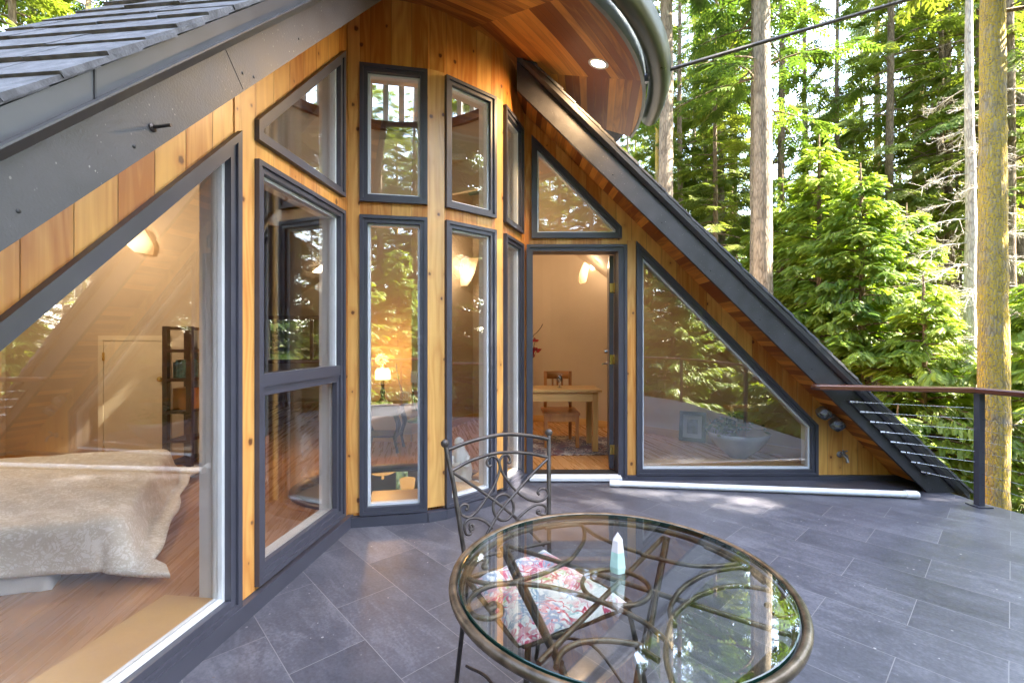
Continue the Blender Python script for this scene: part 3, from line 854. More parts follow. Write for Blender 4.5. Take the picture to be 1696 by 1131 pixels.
# back wall with a wide window that looks out on the trees
bx0, bx1, bz0, bz1 = -4.95, -3.50, .88, 1.72
mb = MB()
for x0, x1, z0_, z1_ in ((-7, bx0, FLR, 3.6), (bx1, -.62, FLR, 3.6), (bx0, bx1, FLR, bz0), (bx0, bx1, bz1, 3.6)):
    mb.box(((x0 + x1) / 2, 9.35, (z0_ + z1_) / 2), ((x1 - x0) / 2, .05, (z1_ - z0_) / 2))
mb.build('room_wall', M['drywall'], house)
curved_wall([(-.62, 7.25), (-.62, 9.3)], 'room_wall', M['drywall'], lambda x, y: 3.55)
mb = MB(); xm = -4.05
for x0, x1, z0_, z1_ in ((bx0 - .06, bx0 + .02, bz0 - .06, bz1 + .06), (bx1 - .02, bx1 + .06, bz0 - .06, bz1 + .06), (bx0 + .02, bx1 - .02, bz0 - .06, bz0 + .02), (bx0 + .02, bx1 - .02, bz1 - .02, bz1 + .06), (xm - .03, xm + .03, bz0 + .02, bz1 - .02)):
    mb.box(((x0 + x1) / 2, 9.28, (z0_ + z1_) / 2), ((x1 - x0) / 2, .02, (z1_ - z0_) / 2))
bwn = mb.build('window', M['redwood'], house)
mb = MB(); mb.box(((bx0 + bx1) / 2, 9.35, (bz0 + bz1) / 2), ((bx1 - bx0) / 2 - .002, .003, (bz1 - bz0) / 2 - .002)); mb.build('pane', M['glass'], bwn)
# ceilings
mb = MB()
mb.prism([V((-7, 4.0, 3.60)), V((-2.9, 4.0, 3.60)), V((-2.9, 9.5, 3.60)), V((-7, 9.5, 3.60))], [V((-7, 4.0, 3.68)), V((-2.9, 4.0, 3.68)), V((-2.9, 9.5, 3.68)), V((-7, 9.5, 3.68))])
mb.prism([V((-2.9, 5.9, 3.60)), V((-.2, 5.9, 3.60)), V((-.2, 9.5, 3.60)), V((-2.9, 9.5, 3.60))], [V((-2.9, 5.9, 3.68)), V((-.2, 5.9, 3.68)), V((-.2, 9.5, 3.68)), V((-2.9, 9.5, 3.68))])
# sloped ceiling of the right room under the roof
mb.prism([V((-.2, D + .17, 3.62)), V((3.5, D + .17, .16)), V((3.5, 9.5, .16)), V((-.2, 9.5, 3.62))], [V((-.2, D + .17, 3.70)), V((3.5, D + .17, .22)), V((3.5, 9.5, .22)), V((-.2, 9.5, 3.70))])
# sloped ceiling of the bedroom, rising away from the low eave
def lc(u, w, dz=0): return WL.pt(u, 3.62 + u * .99 + dz - max(0, w - 1.2) * .5, -w)
mb.prism([lc(0, .172), lc(-3.4, .172), lc(-3.4, 1.2), lc(0, 1.2)], [lc(0, .172, .05), lc(-3.4, .172, .05), lc(-3.4, 1.2, .05), lc(0, 1.2, .05)])
mb.prism([lc(0.4, 1.2), lc(-3.4, 1.2), lc(-3.4, 4.2), lc(1.9, 4.2)], [lc(0.4, 1.2, .05), lc(-3.4, 1.2, .05), lc(-3.4, 4.2, .05), lc(1.9, 4.2, .05)])
mb.build('ceiling', M['ceil'], house)
# closet door
cd0 = at_depth(172, 564, ky - .012); cd1 = at_depth(274, 564, ky - .012); cz = cd0.z + .0
mb = MB(); w2 = .05
for a, b, c, d in ((cd0.x - w2, cd0.x, FLR, cz + w2), (cd1.x, cd1.x + w2, FLR, cz + w2), (cd0.x, cd1.x, cz, cz + w2)):
    mb.prism([V((a, ky - .003, c)), V((b, ky - .003, c)), V((b, ky - .003, d)), V((a, ky - .003, d))], [V((a, ky - .022, c)), V((b, ky - .022, c)), V((b, ky - .022, d)), V((a, ky - .022, d))])
dfm = mb.build('closet_frame', M['cream'], house)
mb = MB(); mb.box(((cd0.x + cd1.x) / 2, ky - .010, (FLR + cz) / 2 + .004), ((cd1.x - cd0.x) / 2 - .004, .006, (cz - FLR) / 2 - .008)); cdo = mb.build('closet_door', M['cream'], house)
mb = MB(); kp = at_depth(265, 628, ky - .05); mb.sphere(kp, .028); mb.tube([kp + V((0, .04, 0)), kp], .012, 8); mb.build('knob', M['brass'], cdo)
for zz_ in (cz - .16, FLR + .14): MB().box((cd0.x + .004, ky - .0225, zz_), (.008, .006, .04)).build('hinge', M['brass'], cdo)
# outer shell of the back and the lower storey so that nothing leaks
mb = MB()
for a, b in (((3.72, D + .1), (3.72, 9.6)), ((3.72, 9.6), (-3.2, 9.6)), ((-5.4, 9.6), (-7.1, 9.6)), ((-7.1, 9.6), (-7.1, -1.2))):
    mb.prism([V((*a, -2.9)), V((*b, -2.9)), V((*b, .3 if a[0] > 0 and b[0] > 0 else 3.6)), V((*a, .3 if a[0] > 0 else 3.6))],
             [V((a[0] + .1, a[1] + .1, -2.9)), V((b[0] + .1, b[1] + .1, -2.9)), V((b[0] + .1, b[1] + .1, .3 if a[0] > 0 and b[0] > 0 else 3.6)), V((a[0] + .1, a[1] + .1, .3 if a[0] > 0 else 3.6))])
mb.box((-4.3, 9.65, -1.25), (1.1, .05, 1.65)); mb.box((-4.3, 9.65, 2.9), (1.1, .05, .7)); mb.build('outer_wall', M['siding'], house)
# lower room seen through the floor opening: walls with one window, floor
mb = MB()
def slab(x0, x1, y0, y1, z0, z1): mb.box(((x0 + x1) / 2, (y0 + y1) / 2, (z0 + z1) / 2), (abs(x1 - x0) / 2, abs(y1 - y0) / 2, abs(z1 - z0) / 2))
slab(-4.2, .6, 2.3, 9.2, -2.62, -2.52)
slab(-4.2, -4.1, 2.3, 9.2, -2.52, -.012); slab(.5, .6, 2.3, 9.2, -2.52, -.012); slab(-4.1, .5, 2.3, 2.4, -2.52, -.012)
wx0, wx1 = -2.08, -1.86
slab(-4.1, wx0, 8.2, 8.3, -2.52, -.012); slab(wx1, .5, 8.2, 8.3, -2.52, -.012); slab(wx0, wx1, 8.2, 8.3, -2.52, -1.7); slab(wx0, wx1, 8.2, 8.3, -.75, -.012)
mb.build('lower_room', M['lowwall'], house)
wn = MB(); wn.box(((wx0 + wx1) / 2, 8.25, -1.225), ((wx1 - wx0) / 2, .01, .475)); 
m_, nt_, out_ = mat('painted daylight pane'); g_ = N(nt_); e_ = g_.new('Emission')  # daylight and greenery painted into a glowing pane, nothing shines through
g_.link(g_.ramp(g_.noise(g_.pos(), 14, 4), [(.35, (.02, .03, .01)), (.6, (.4, .5, .2)), (.75, (.8, .95, .85))]), e_.inputs[0]); e_.inputs[1].default_value = .06; g_.link(e_.outputs[0], out_.inputs[0])
wn.build('window', m_, house)
lb_ = thing('bowl_lamp', 'glowing amber bowl lamp hanging in the room below the floor opening', 'ceiling lamp', at_depth(634, 772, 6.3))
p = at_depth(634, 777, 6.3)
mb = MB(); mb.lathe(p, [(.001, -.14), (.02, -.13), (.016, -.09), (.03, -.08), (.14, -.05), (.25, .01), (.27, .05), (.25, .05), (.1, -.02), (.001, -.03)], 24); mb.build('bowl', M['shade'], lb_)
mb = MB(); mb.tube([p + V((0, 0, -.08)), p + V((0, 0, .5))], .012, 8); mb.build('stem', M['bronze'], lb_)
lamp('bowl_glow', p + V((0, 0, .16)), 1.2, (1, .55, .22), .1)
ll = thing('floor_lamp', 'amber shaded floor lamp standing in the lower room by its window', 'lamp', V((at_depth(675, 800, 7.6).x, 7.6, -2.52)))
p = at_depth(675, 803, 7.6)
mb = MB(); mb.lathe(p, [(.10, -.14), (.13, .10), (.125, .10), (.095, -.14)], 20); mb.build('lamp_shade', M['shade'], ll)
mb = MB(); mb.tube([V((p.x, p.y, -2.52)), p + V((0, 0, -.1))], .014, 8); mb.lathe((p.x, p.y, -2.52), [(.14, 0), (.14, .02), (.02, .05)], 18); mb.build('stand', M['bronze'], ll)

# ------------------------------------------------------------------ deck, pipe, rail
deck_out = [(-2.7, -2.9), (2.6, -2.9), (3.62, -1.2), (3.80, 3.30), (3.70, 3.66), (3.66, D + .35), (.3, D + .35), (-.9, 3.9), (-2.7, 2.3)]
mb = MB(); lo = [V((x, y, -.16)) for x, y in deck_out]; hi = [V((x, y, 0)) for x, y in deck_out]
mb.prism(lo, hi)
struct(mb.build('deck', M['tile']), 'structure', 'grey slate tile deck laid diagonally with pale grout')
mb = MB()
lo = [V((x * 1.0 - .02 * (x > 0), y, -.42)) for x, y in deck_out]; hi = [V((x * 1.0 - .02 * (x > 0), y, -.165)) for x, y in deck_out]
mb.prism(lo, hi); mb.build('deck_rim', M['paint'], house)
for x, y in ((-2.3, -2.6), (2.4, -2.6), (3.4, -1.0), (3.55, 1.2), (3.55, 3.2), (0, -2.7)):
    MB().box((x, y, -1.65), (.07, .07, 1.22)).build('deck_post', M['paint'], house)

rail = thing('cable_railing', 'deck railing with reddish wooden handrail, grey post and thin steel cables', 'railing', (3.66, 3.55, 0))
RZ = .895
rp_ = [(2.53, 3.80), (3.60, 3.575), (3.74, 3.1), (3.58, -1.15), (2.55, -2.8), (0, -2.82), (-2.6, -2.82)]
def handrail(pts):
    mb = MB(); hw, hh = .048, .021
    L = 0
    for a, b in zip(pts[:-1], pts[1:]):
        a = V((*a, RZ)); b = V((*b, RZ)); d = (b - a).normalized(); n = V((-d.y, d.x, 0)); l = (b - a).length
        prof = [(-hw, -hh * .6), (-hw * .85, -hh), (hw * .85, -hh), (hw, -hh * .6), (hw, hh * .6), (hw * .85, hh), (-hw * .85, hh), (-hw, hh * .6)]
        lo = [a + n * x + V((0, 0, z)) for x, z in prof]; hi = [b + d * .02 + n * x + V((0, 0, z)) for x, z in prof]
        vs = lo + hi; uv = [(x + z, L) for x, z in prof] + [(x + z, L + l) for x, z in prof]
        mb.add(vs, [(i, (i + 1) % 8, 8 + (i + 1) % 8, 8 + i) for i in range(8)] + [tuple(range(8))[::-1], tuple(range(8, 16))], uv)
        L += l
    a = V((*pts[0], RZ)); 
    mb.lathe(a - V((0, 0, hh)), [(.001, 0), (hw * .85, 0), (hw, hh * .4), (hw, hh * 1.6), (hw * .85, hh * 2), (.001, hh * 2)], 18)
    return mb.build('handrail', M['rail'], rail)
handrail(rp_)
for (x, y) in [(3.615, 3.55)] + [(3.68, 1.3), (3.56, -1.13), (2.52, -2.76), (.0, -2.78), (-2.55, -2.78)]:
    mb = MB(); mb.box((x, y, .435), (.022, .022, .434)); mb.box((x, y, .005), (.055, .055, .004)); mb.build('post', M['paint'], rail)
cab = [.80, .70, .60, .50, .40, .30, .20, .105]
wide = lambda z: WR.px(1, 1)[0]
fit = []
for i in range(8):
    px_, py_ = 1410 + i * 17.0, 665.5 + i * 16.6
    u, z = WR.px(px_, py_, OV + .03); fit.append(WR.pt(u, z, OV + .03)); cab[i] = z - .012
# mounting plate on the rake board
mb = MB()
(ua, za), (ub_, zb_) = WR.px(1402, 662, OV + .004), WR.px(1531, 786, OV + .004)
dv = V((ub_ - ua, zb_ - za)).normalized(); nv = V((-dv.y, dv.x)); 
a = V((ua, za)); b = V((ub_, zb_))
q = [a, b, b + V((.055, .0)) , b + nv * .10, a + nv * .09 + dv * .005]
q = [a, b, b + V((.06, 0)) + nv * .02, a + V((.115, 0)) - V((0, .006))]
mb.prism(WR.loop([tuple(x) for x in q], OV + .001), WR.loop([tuple(x) for x in q], OV + .024)); mb.build('mounting_plate', M['fascia'], rail)
for i, p in enumerate(fit):
    e = V((3.615, 3.55, cab[i]))
    d = (e - p).normalized()
    mb = MB(); mb.tube([p - d * .012, p + d * .02], .0085, 8); mb.tube([p + d * .028, p + d * .045], .0085, 8); mb.tube([p + d * .045, p + d * .14], .0032, 6)
    mb.build('cable_fitting', M['steel'], rail)
    mb = MB(); pts = [p + d * .1, e] + [V((x, y, cab[i])) for x, y in ((3.68, 1.3), (3.56, -1.13), (2.52, -2.76), (0, -2.78), (-2.55, -2.78))]
    for s0, s1 in zip(pts[:-1], pts[1:]): mb.tube([s0, s1], .0018, 5)
    mb.build('cable', M['steel'], rail)

# white pipe lying on the deck along the wall
pa = ground(1012, 800, .03); pb = ground(1515, 819, .03)
d = (pb - pa).normalized()
mb = MB(); mb.tube([pa, pb], .026, 14); mb.tube([pb - d * .07, pb + d * .005], .0315, 14); mb.sphere(pb + d * .005, .0315, 14, 8)
mb.tube([pa - d * .012, pa + d * .07], .0315, 14)
pp = mb.build('drain_pipe', M['pvc']); tag(pp, 'long white plastic drain pipe lying on the deck in front of the right wall', 'pipe')

# twin floodlight, tap
def aligned(v): return V((0, 0, 1)).rotation_difference(V(v).normalized()).to_matrix()
fl = thing('floodlight', 'twin grey security floodlight with ribbed lenses mounted under the right rake', 'floodlight', WR.pt(*WR.px(1382, 690), .06))
c = WR.pt(*WR.px(1384, 690), .05)
mb = MB(); mb.lathe(c + V((0, .048, 0)), [(.045, 0), (.045, .02), (.02, .05), (.001, .05)], 18, 0, aligned((0, -1, 0))); mb.build('base', M['zinc'], fl)
for (px_, py_) in ((1364, 683), (1385.5, 702)):
    cc = WR.pt(*WR.px(px_, py_, .12), .12); ax = V((-.12, -.82, -.55)).normalized(); R = aligned(ax) 
    d45 = V((1, 0, -1)).normalized()
    R = Matrix((V((1, -.1, -.95)).normalized(), ax.cross(V((1, -.1, -.95)).normalized()).normalized() * -1, ax)).transposed()
    x = V((1, -.15, -.9)); x = (x - ax * x.dot(ax)).normalized(); y = ax.cross(x); R = Matrix((x, y, ax)).transposed()
    hd = MB()
    prof = [(.030, -.05), (.052, -.03), (.062, .012), (.062, .03)]
    n = 24; vs = []; fs = []
    def sq(r, k): 
        a = 2 * pi * k / n; ca, sa = cos(a), sin(a); p_ = 4
        q = (abs(ca) ** p_ + abs(sa) ** p_) ** (-1 / p_); return V((r * q * ca, r * .82 * q * sa, 0))
    for r, z in prof: vs += [cc + R @ (sq(r, k) + V((0, 0, z))) for k in range(n)]
    for i in range(len(prof) - 1): fs += [(i * n + k, i * n + (k + 1) % n, (i + 1) * n + (k + 1) % n, (i + 1) * n + k) for k in range(n)]
    hd.add(vs, fs, None, 0, True); hd.add(vs[:n], [tuple(range(n))[::-1]])
    hd.tube([cc + R @ V((0, 0, -.04)), c], .012, 8)
    hob = hd.build('lamp_head', M['zinc'], fl)
    re = MB(); re.lathe(cc, [(.001, -.028), (.03, -.024), (.05, .0), (.055, .022)], 20, 0, R); re.build('reflector', M['steel'], hob)
    le = MB()
    vs = [cc + R @ (sq(.060, k) + V((0, 0, .0305))) for k in range(n)] + [cc + R @ (sq(.052, k) + V((0, 0, .040))) for k in range(n)]
    le.add(vs, [(k, (k + 1) % n, n + (k + 1) % n, n + k) for k in range(n)] + [tuple(range(n, 2 * n))])
    for j in range(-3, 4): le.box(cc + R @ V((j * .014, 0, .041)), (.0016, .040, .002), R)
    le.build('lens', M['lens'], hob)
tp = thing('hose_tap', 'small dull metal outdoor hose tap on the right wall siding', 'tap', WR.pt(*WR.px(1393, 752), .03))
c = WR.pt(*WR.px(1391, 752), 0)
mb = MB(); mb.lathe(c, [(.03, 0), (.028, .006), (.012, .010)], 14, 0, aligned((0, -1, 0))); mb.tube([c, c + V((0, -.06, 0)), c + V((.005, -.085, -.02)), c + V((.008, -.09, -.055))], [.011, .012, .012, .013], 10); mb.tube([c + V((0, -.045, .0)), c + V((0, -.05, .032))], .006, 8); mb.build('body', M['zinc'], tp)
mb = MB(); 
for k in range(4):
    a = k * pi / 2 + .5; mb.tube([c + V((0, -.05, .034)), c + V((.026 * cos(a), -.05 - .01 * sin(a), .034 + .016 * sin(a)))], .006, 6); mb.sphere(c + V((.027 * cos(a), -.05 - .01 * sin(a), .034 + .016 * sin(a))), .008, 8, 6)
mb.build('handle', M['zinc'], tp)
mb = MB(); mb.tube([c + V((.03, -.02, .004)), c + V((.046, -.03, -.004)), c + V((.05, -.03, -.02))], .007, 6); mb.build('bracket', M['zinc'], tp)

# stay rod from the eave to the forest
e0 = epol(ER + .03, -22.5, EZ1 + .055)
ray0 = V((0, 0, H)) + V(((1070 - CX) / F, 1, (CY - 127) / F)) * 3.72
far = V((0, 0, H)) + V(((1510 - CX) / F, 1, (CY + 2) / F)) * 3.75
dr = (far - ray0)
rod = thing('stay_cable', 'thick dark stay cable running from the round eave up across the trees', 'cable', ray0)
mb = MB(); mb.tube([ray0, ray0 + dr * 3.2], .0155, 10); mb.build('cable', M['iron'], rod)
mb = MB(); mb.tube([ray0 - dr.normalized() * .03, ray0 + dr.normalized() * .07], .021, 10); mb.box(ray0 + V((-.01, .0, -.03)), (.025, .02, .022)); mb.build('bracket', M['zinc'], rod)
# ------------------------------------------------------------------ patio table
TC = V((.243, 1.074)); TR = .392; TZ = .735
tbl = thing('patio_table', 'round glass topped patio table with bronzed wrought iron scrollwork', 'table', (TC.x, TC.y, 0))
def ring_pts(r, z, n=64, c=TC): return [V((c.x + r * cos(2 * pi * k / n), c.y + r * sin(2 * pi * k / n), z)) for k in range(n)]
mb = MB(); mb.tube(ring_pts(TR - .014, TZ - .008, 96), .0100, 12, True)
mb.tube(ring_pts(TR - .033, TZ - .022, 96), .008, 8, True); mb.build('rim', M['bronze'], tbl)
mb = MB()
for a, b in (((TR - .026, TZ + .0), (TR - .026, TZ - .0085)),):
    n = 96; vs = ring_pts(a[0], a[1], n) + ring_pts(b[0], b[1], n); mb.add(vs, [tuple(range(n)), tuple(range(n, 2 * n))[::-1]])
gt_ = mb.build('glass_top', M['tglass'], tbl)
mb = MB(); n = 96; r0, r1 = TR - .0275, TR - .0255
mb.add(ring_pts(r1, TZ + .0003, n) + ring_pts(r0, TZ + .0012, n) + ring_pts(r0, TZ - .009, n) + ring_pts(r1, TZ - .009, n),
       [(i + j * n, (i + 1) % n + j * n, (i + 1) % n + ((j + 1) % 4) * n, i + ((j + 1) % 4) * n) for j in range(4) for i in range(n)])
mb.build('glass_edge', M['gedge'], gt_)
ZS = TZ - .026
def c4(x, y): return ground(740 + x / 3.8875, 840 + y / 3.8875, ZS)
def c5(x, y): return ground(1040 + x / 3.885, 840 + y / 3.885, ZS)
S1 = [c4(*p) for p in ((262, 384), (240, 388), (236, 372), (262, 348), (220, 334), (150, 338), (108, 372), (104, 424), (150, 462), (250, 488), (350, 490), (450, 475), (520, 455), (620, 425), (720, 380), (800, 330), (850, 268), (886, 200), (880, 130), (830, 85), (760, 60), (700, 64), (640, 84), (600, 106), (640, 124), (690, 112), (668, 96))]
S2 = [c4(*p) for p in ((310, 640), (290, 655), (272, 640), (300, 618), (350, 640), (345, 690), (270, 715), (190, 700), (140, 650), (150, 590), (220, 530), (320, 498), (430, 490), (540, 496), (680, 515), (820, 552), (950, 592), (1080, 642), (1244, 722))] + [c5(*p) for p in ((140, 765), (240, 850), (330, 945))]
S3 = [c5(*p) for p in ((600, 262), (606, 282), (565, 282), (535, 252), (560, 226), (620, 226), (700, 254), (768, 292), (760, 338), (700, 362), (600, 374), (480, 378), (370, 368), (230, 338), (100, 306))] + [c4(*p) for p in ((1244, 292), (1130, 255), (1040, 218), (960, 182), (900, 140))]
S4 = [c5(*p) for p in ((870, 500), (850, 490), (870, 472), (900, 484), (905, 510), (870, 520))]
S5 = [c5(*p) for p in ((1030, 480), (940, 422), (840, 396), (720, 388), (600, 402), (500, 432), (400, 484), (330, 542), (282, 620), (272, 690), (300, 760))]
S6 = [c4(*p) for p in ((705, 1030), (715, 980), (760, 915), (850, 872), (950, 858), (1060, 858), (1170, 872), (1244, 888))] + [c5(*p) for p in ((110, 925), (200, 985))]
def clampR(pts, r=TR - .04):
    out = []
    for p in pts:
        d = V((p.x - TC.x, p.y - TC.y))
        if d.length > r: d = d.normalized() * r
        out.append(V((TC.x + d.x, TC.y + d.y, p.z)))
    return out
for S in (S1, S2, S3, S5, S6):
    mb = MB(); mb.tube(spline(clampR(S), 6), .0056, 8); mb.build('scroll', M['bronze'], tbl)
    if S is S1 or S is S3: continue
mb = MB(); mb.tube(spline(clampR([V((2 * TC.x - p.x, 2 * TC.y - p.y, p.z)) for p in S1]), 6), .0056, 8); mb.build('scroll', M['bronze'], tbl)
mb = MB(); mb.tube(ring_pts(.078, ZS - .004, 40), .0056, 8, True); mb.build('centre_ring', M['bronze'], tbl)
for (a, b) in ((c4(290, 180), c5(1150, 810)), (c4(590, 960), c5(285, 105)), (c4(300, 185), c4(735, 960)), (c5(268, 150), c5(100, 990))):
    a, b = clampR([a, b]); mb = MB(); mb.tube([a + V((0, 0, -.012)), b + V((0, 0, -.012))], .0060, 8); mb.build('cross_bar', M['bronze'], tbl)
for k in range(4):
    a = radians(52 + 90 * k); e = V((cos(a), sin(a), 0)); c = V((TC.x, TC.y, 0))
    mb = MB(); mb.tube(spline([c + e * (TR - .05) + V((0, 0, TZ - .03)), c + e * .27 + V((0, 0, .60)), c + e * .13 + V((0, 0, .42)), c + e * .10 + V((0, 0, .30)), c + e * .19 + V((0, 0, .14)), c + e * .33 + V((0, 0, .012))], 6), .010, 8)
    mb.lathe(c + e * .33, [(.016, 0), (.016, .012), (.008, .02)], 12); mb.build('leg', M['iron'], tbl)
mb = MB(); mb.tube(ring_pts(.105, .34, 32), .007, 8, True); mb.build('brace_ring', M['iron'], tbl)

# crystal obelisk standing on the glass
cb = ground(1023, 945, TZ + .001)
hgt = 0.092
cr_ = thing('crystal_tower', 'small pink and mint stone crystal tower standing on the glass table', 'crystal', cb)
def hexr(r, z, tw=.3): return [cb + V((r * cos(tw + pi / 3 * k), r * sin(tw + pi / 3 * k), z)) for k in range(6)]
mb = MB(); vs = hexr(.0185, 0) + hexr(.0205, .014) + hexr(.0165, .048)
mb.add(vs, [tuple(range(6))[::-1]] + [(i + j * 6, (i + 1) % 6 + j * 6, (i + 1) % 6 + j * 6 + 6, i + j * 6 + 6) for j in range(2) for i in range(6)]); mb.build('base', M['marble'], cr_)
mb = MB(); vs = hexr(.0165, .048) + hexr(.0125, .074) + [cb + V((0, 0, hgt))]
mb.add(vs, [(i, (i + 1) % 6, (i + 1) % 6 + 6, i + 6) for i in range(6)] + [(i + 6, (i + 1) % 6 + 6, 12) for i in range(6)]); mb.build('tip', M['quartz'], cr_)

# ------------------------------------------------------------------ wrought iron chair
PL, PR = V((-.244, 1.689, .90)), V((.151, 1.888, .90)); SM = V((-.003, 1.655, .44))
ch = thing('patio_chair', 'wrought iron patio chair with scrolled back pushed under the glass table', 'chair', (.08, 1.52, 0))
pn = (PR - PL).cross(SM - (PL + PR) / 2).normalized()
def cp_(x, y):
    px_, py_ = 720 + x / 3.534, 680 + y / 3.534
    d = V(((px_ - CX) / F, 1, (CY - py_) / F)); o = V((0, 0, H))
    t = (PL - o).dot(pn) / d.dot(pn); return o + d * t
fw_ = V((PR.y - PL.y, PL.x - PR.x, 0)).normalized()          # towards the table
def tb(pts, r, name, k=6, parent=ch):
    mb = MB(); mb.tube(spline(pts, k), r, 8); return mb.build(name, M['iron'], parent)
bl = cp_(182, 905); br_ = cp_(672, 800)
for pts, ball in (([cp_(*p) for p in ((64, 200), (76, 270), (92, 345), (110, 430), (130, 560), (150, 690), (168, 800), (182, 905))], cp_(60, 192)), ([cp_(*p) for p in ((668, 140), (668, 260), (668, 420), (668, 600), (670, 800))], cp_(668, 128))):
    foot = pts[-1].copy(); bk = -fw_ * .10; 
    low = V((foot.x + bk.x, foot.y + bk.y, 0.008))
    mb = MB(); mb.tube(spline(pts + [V((foot.x, foot.y, .40)), low], 4), .0085, 8); lg = mb.build('back_post', M['iron'], ch)
    mb = MB(); mb.sphere(ball, .0155, 14, 10); mb.build('finial', M['iron'], lg)
tb([cp_(*p) for p in ((80, 228), (200, 183), (340, 148), (440, 138), (560, 148), (664, 166))], .0075, 'top_rail')
tb([cp_(*p) for p in ((100, 352), (200, 297), (300, 262), (380, 246), (480, 244), (580, 255), (664, 272))], .0065, 'back_rail')
for pts in (((110, 362), (260, 462), (400, 565), (520, 668), (640, 790)), ((660, 282), (560, 382), (400, 565), (345, 650), (270, 790))):
    tb([cp_(*p) for p in pts], .0058, 'diagonal_bar')
mb = MB(); mb.tube([cp_(402 + 60 * cos(2 * pi * k / 32), 565 + 77 * sin(2 * pi * k / 32)) for k in range(32)], .0055, 8, True); mb.build('centre_ring', M['iron'], ch)
for pts in (((335, 318), (318, 326), (305, 305), (318, 276), (345, 268), (372, 292), (380, 345), (352, 430), (310, 500), (262, 570), (205, 622), (160, 610), (146, 575), (165, 548), (194, 554), (192, 578), (180, 576)),
            ((425, 300), (438, 306), (442, 285), (424, 260), (398, 264), (380, 305), (400, 370), (450, 440), (500, 490), (560, 524), (625, 526), (662, 492), (650, 460), (618, 458), (602, 478), (612, 492)),
            ((208, 680), (206, 694), (226, 690), (222, 668), (205, 668), (212, 716), (186, 722), (174, 690), (178, 655), (205, 632), (250, 630), (300, 652), (338, 690)),
            ((612, 600), (618, 590), (606, 580), (600, 600), (640, 608), (652, 590), (650, 566), (628, 550), (590, 552), (540, 580), (475, 640)),
            ((380, 835), (372, 822), (390, 822), (395, 845), (370, 850), (360, 810), (400, 760), (440, 700)),
            ((480, 800), (490, 812), (470, 815), (465, 795), (495, 790), (520, 820))):
    tb([cp_(*p) for p in pts], .0050, 'scroll')
tb([bl + V((0, 0, .02)), (bl + br_) / 2 + V((0, 0, .02)), br_ + V((0, 0, .02))], .0065, 'back_rail')
# seat frame, slats and front legs
SZ = .455
BL, BR = V((bl.x, bl.y, SZ)), V((br_.x, br_.y, SZ))
FL = ground(862, 1072, SZ); FR = ground(1050, 1000, SZ)
mb = MB(); c_ = (BL + BR + FL + FR) / 4
cor = []
for q, nx, pv in ((FL, FR, BL), (FR, BR, FL), (BR, BL, FR), (BL, FL, BR)):
    cor += [q + (pv - q).normalized() * .05, q + ((pv - q).normalized() + (nx - q).normalized()) * .012, q + (nx - q).normalized() * .05]
mb.tube(spline(cor, 4, True), .009, 8, True); mb.build('seat_frame', M['bronze'], ch)
for k in range(1, 6):
    t = k / 6; a = FL.lerp(BL, t); b = FR.lerp(BR, t); d = (b - a).normalized(); n = V((-d.y, d.x, 0))
    mb = MB(); mb.prism([a + n * .014 - V((0, 0, .004)), a - n * .014 - V((0, 0, .004)), b - n * .014 - V((0, 0, .004)), b + n * .014 - V((0, 0, .004))], [a + n * .014, a - n * .014, b - n * .014, b + n * .014]); mb.build('seat_slat', M['bronze'], ch)
for q, s in ((FL, -1), (FR, 1)):
    side = (FR - FL).normalized() * s
    q0 = q - side * .025; ft = q + fw_ * .07 + side * .045
    tb([q0, q0.lerp(ft, .35) + V((0, 0, SZ * -.33)), V((ft.x, ft.y, .01))], .0085, 'leg')
for a, b in ((BL, FL), (BR, FR)):
    tb([a.lerp(b, .02) + V((0, 0, -.30)), a.lerp(b, .55) + V((0, 0, -.22)), b + V((0, 0, -.30))], .005, 'side_brace')
# floral cushion lying on the seat
cu = MB(); nx, ny = 26, 26
CQ = [ground(788, 958, SZ + .045), ground(900, 906, SZ + .045), ground(1038, 996, SZ + .04), ground(862, 1058, SZ + .04)]  # back-left, back-right, front-right, front-left
CQ = [V((p.x, p.y, 0)) for p in CQ]; cm = sum(CQ, V()) / 4; CQ = [cm + (p - cm) * 1.02 for p in CQ]
vs = []; fs = []; rnd = random.Random(5)
for top in (1, 0):
    for i in range(nx + 1):
        for j in range(ny + 1):
            s, t = i / nx, j / ny
            p = CQ[0].lerp(CQ[1], s).lerp(CQ[3].lerp(CQ[2], s), t)
            e = min(s, 1 - s, t, 1 - t); dome = (1 - (1 - min(1, e / .22)) ** 2.4)
            pull = 1 + .0; rx = (s - .5) * 2; ty = (t - .5) * 2
            bulge = .012 * (sin(s * 9 + t * 4) * sin(t * 8 - s * 3))
            tuft = sum(.020 * math.exp(-((s - a) ** 2 + (t - b) ** 2) / .006) for a, b in ((.33, .34), (.67, .34), (.33, .68), (.67, .68)))
            out_ = (p - cm) * (.05 * (sin(s * 14) * .3 + .2) * (1 - dome))
            z = SZ + .012 + (.018 + dome * .040 + bulge * dome - tuft if top else .016 - .014 * dome)
            vs.append(V((p.x, p.y, z)) + out_)
n1 = (nx + 1) * (ny + 1)
for i in range(nx):
    for j in range(ny):
        k = i * (ny + 1) + j
        fs.append((k, k + 1, k + ny + 2, k + ny + 1)); fs.append((n1 + k, n1 + k + ny + 1, n1 + k + ny + 2, n1 + k + 1))
def edge(a, b): fs.append((a, b, n1 + b, n1 + a))
for i in range(nx): edge(i * (ny + 1), (i + 1) * (ny + 1)); edge(i * (ny + 1) + ny, (i + 1) * (ny + 1) + ny)
for j in range(ny): edge(j, j + 1); edge(nx * (ny + 1) + j, nx * (ny + 1) + j + 1)
cu.add(vs, fs, None, 0, True)
cush = cu.build('seat_cushion', M['cushion']); tag(cush, 'white floral print cushion lying on the iron patio chair seat', 'cushion')

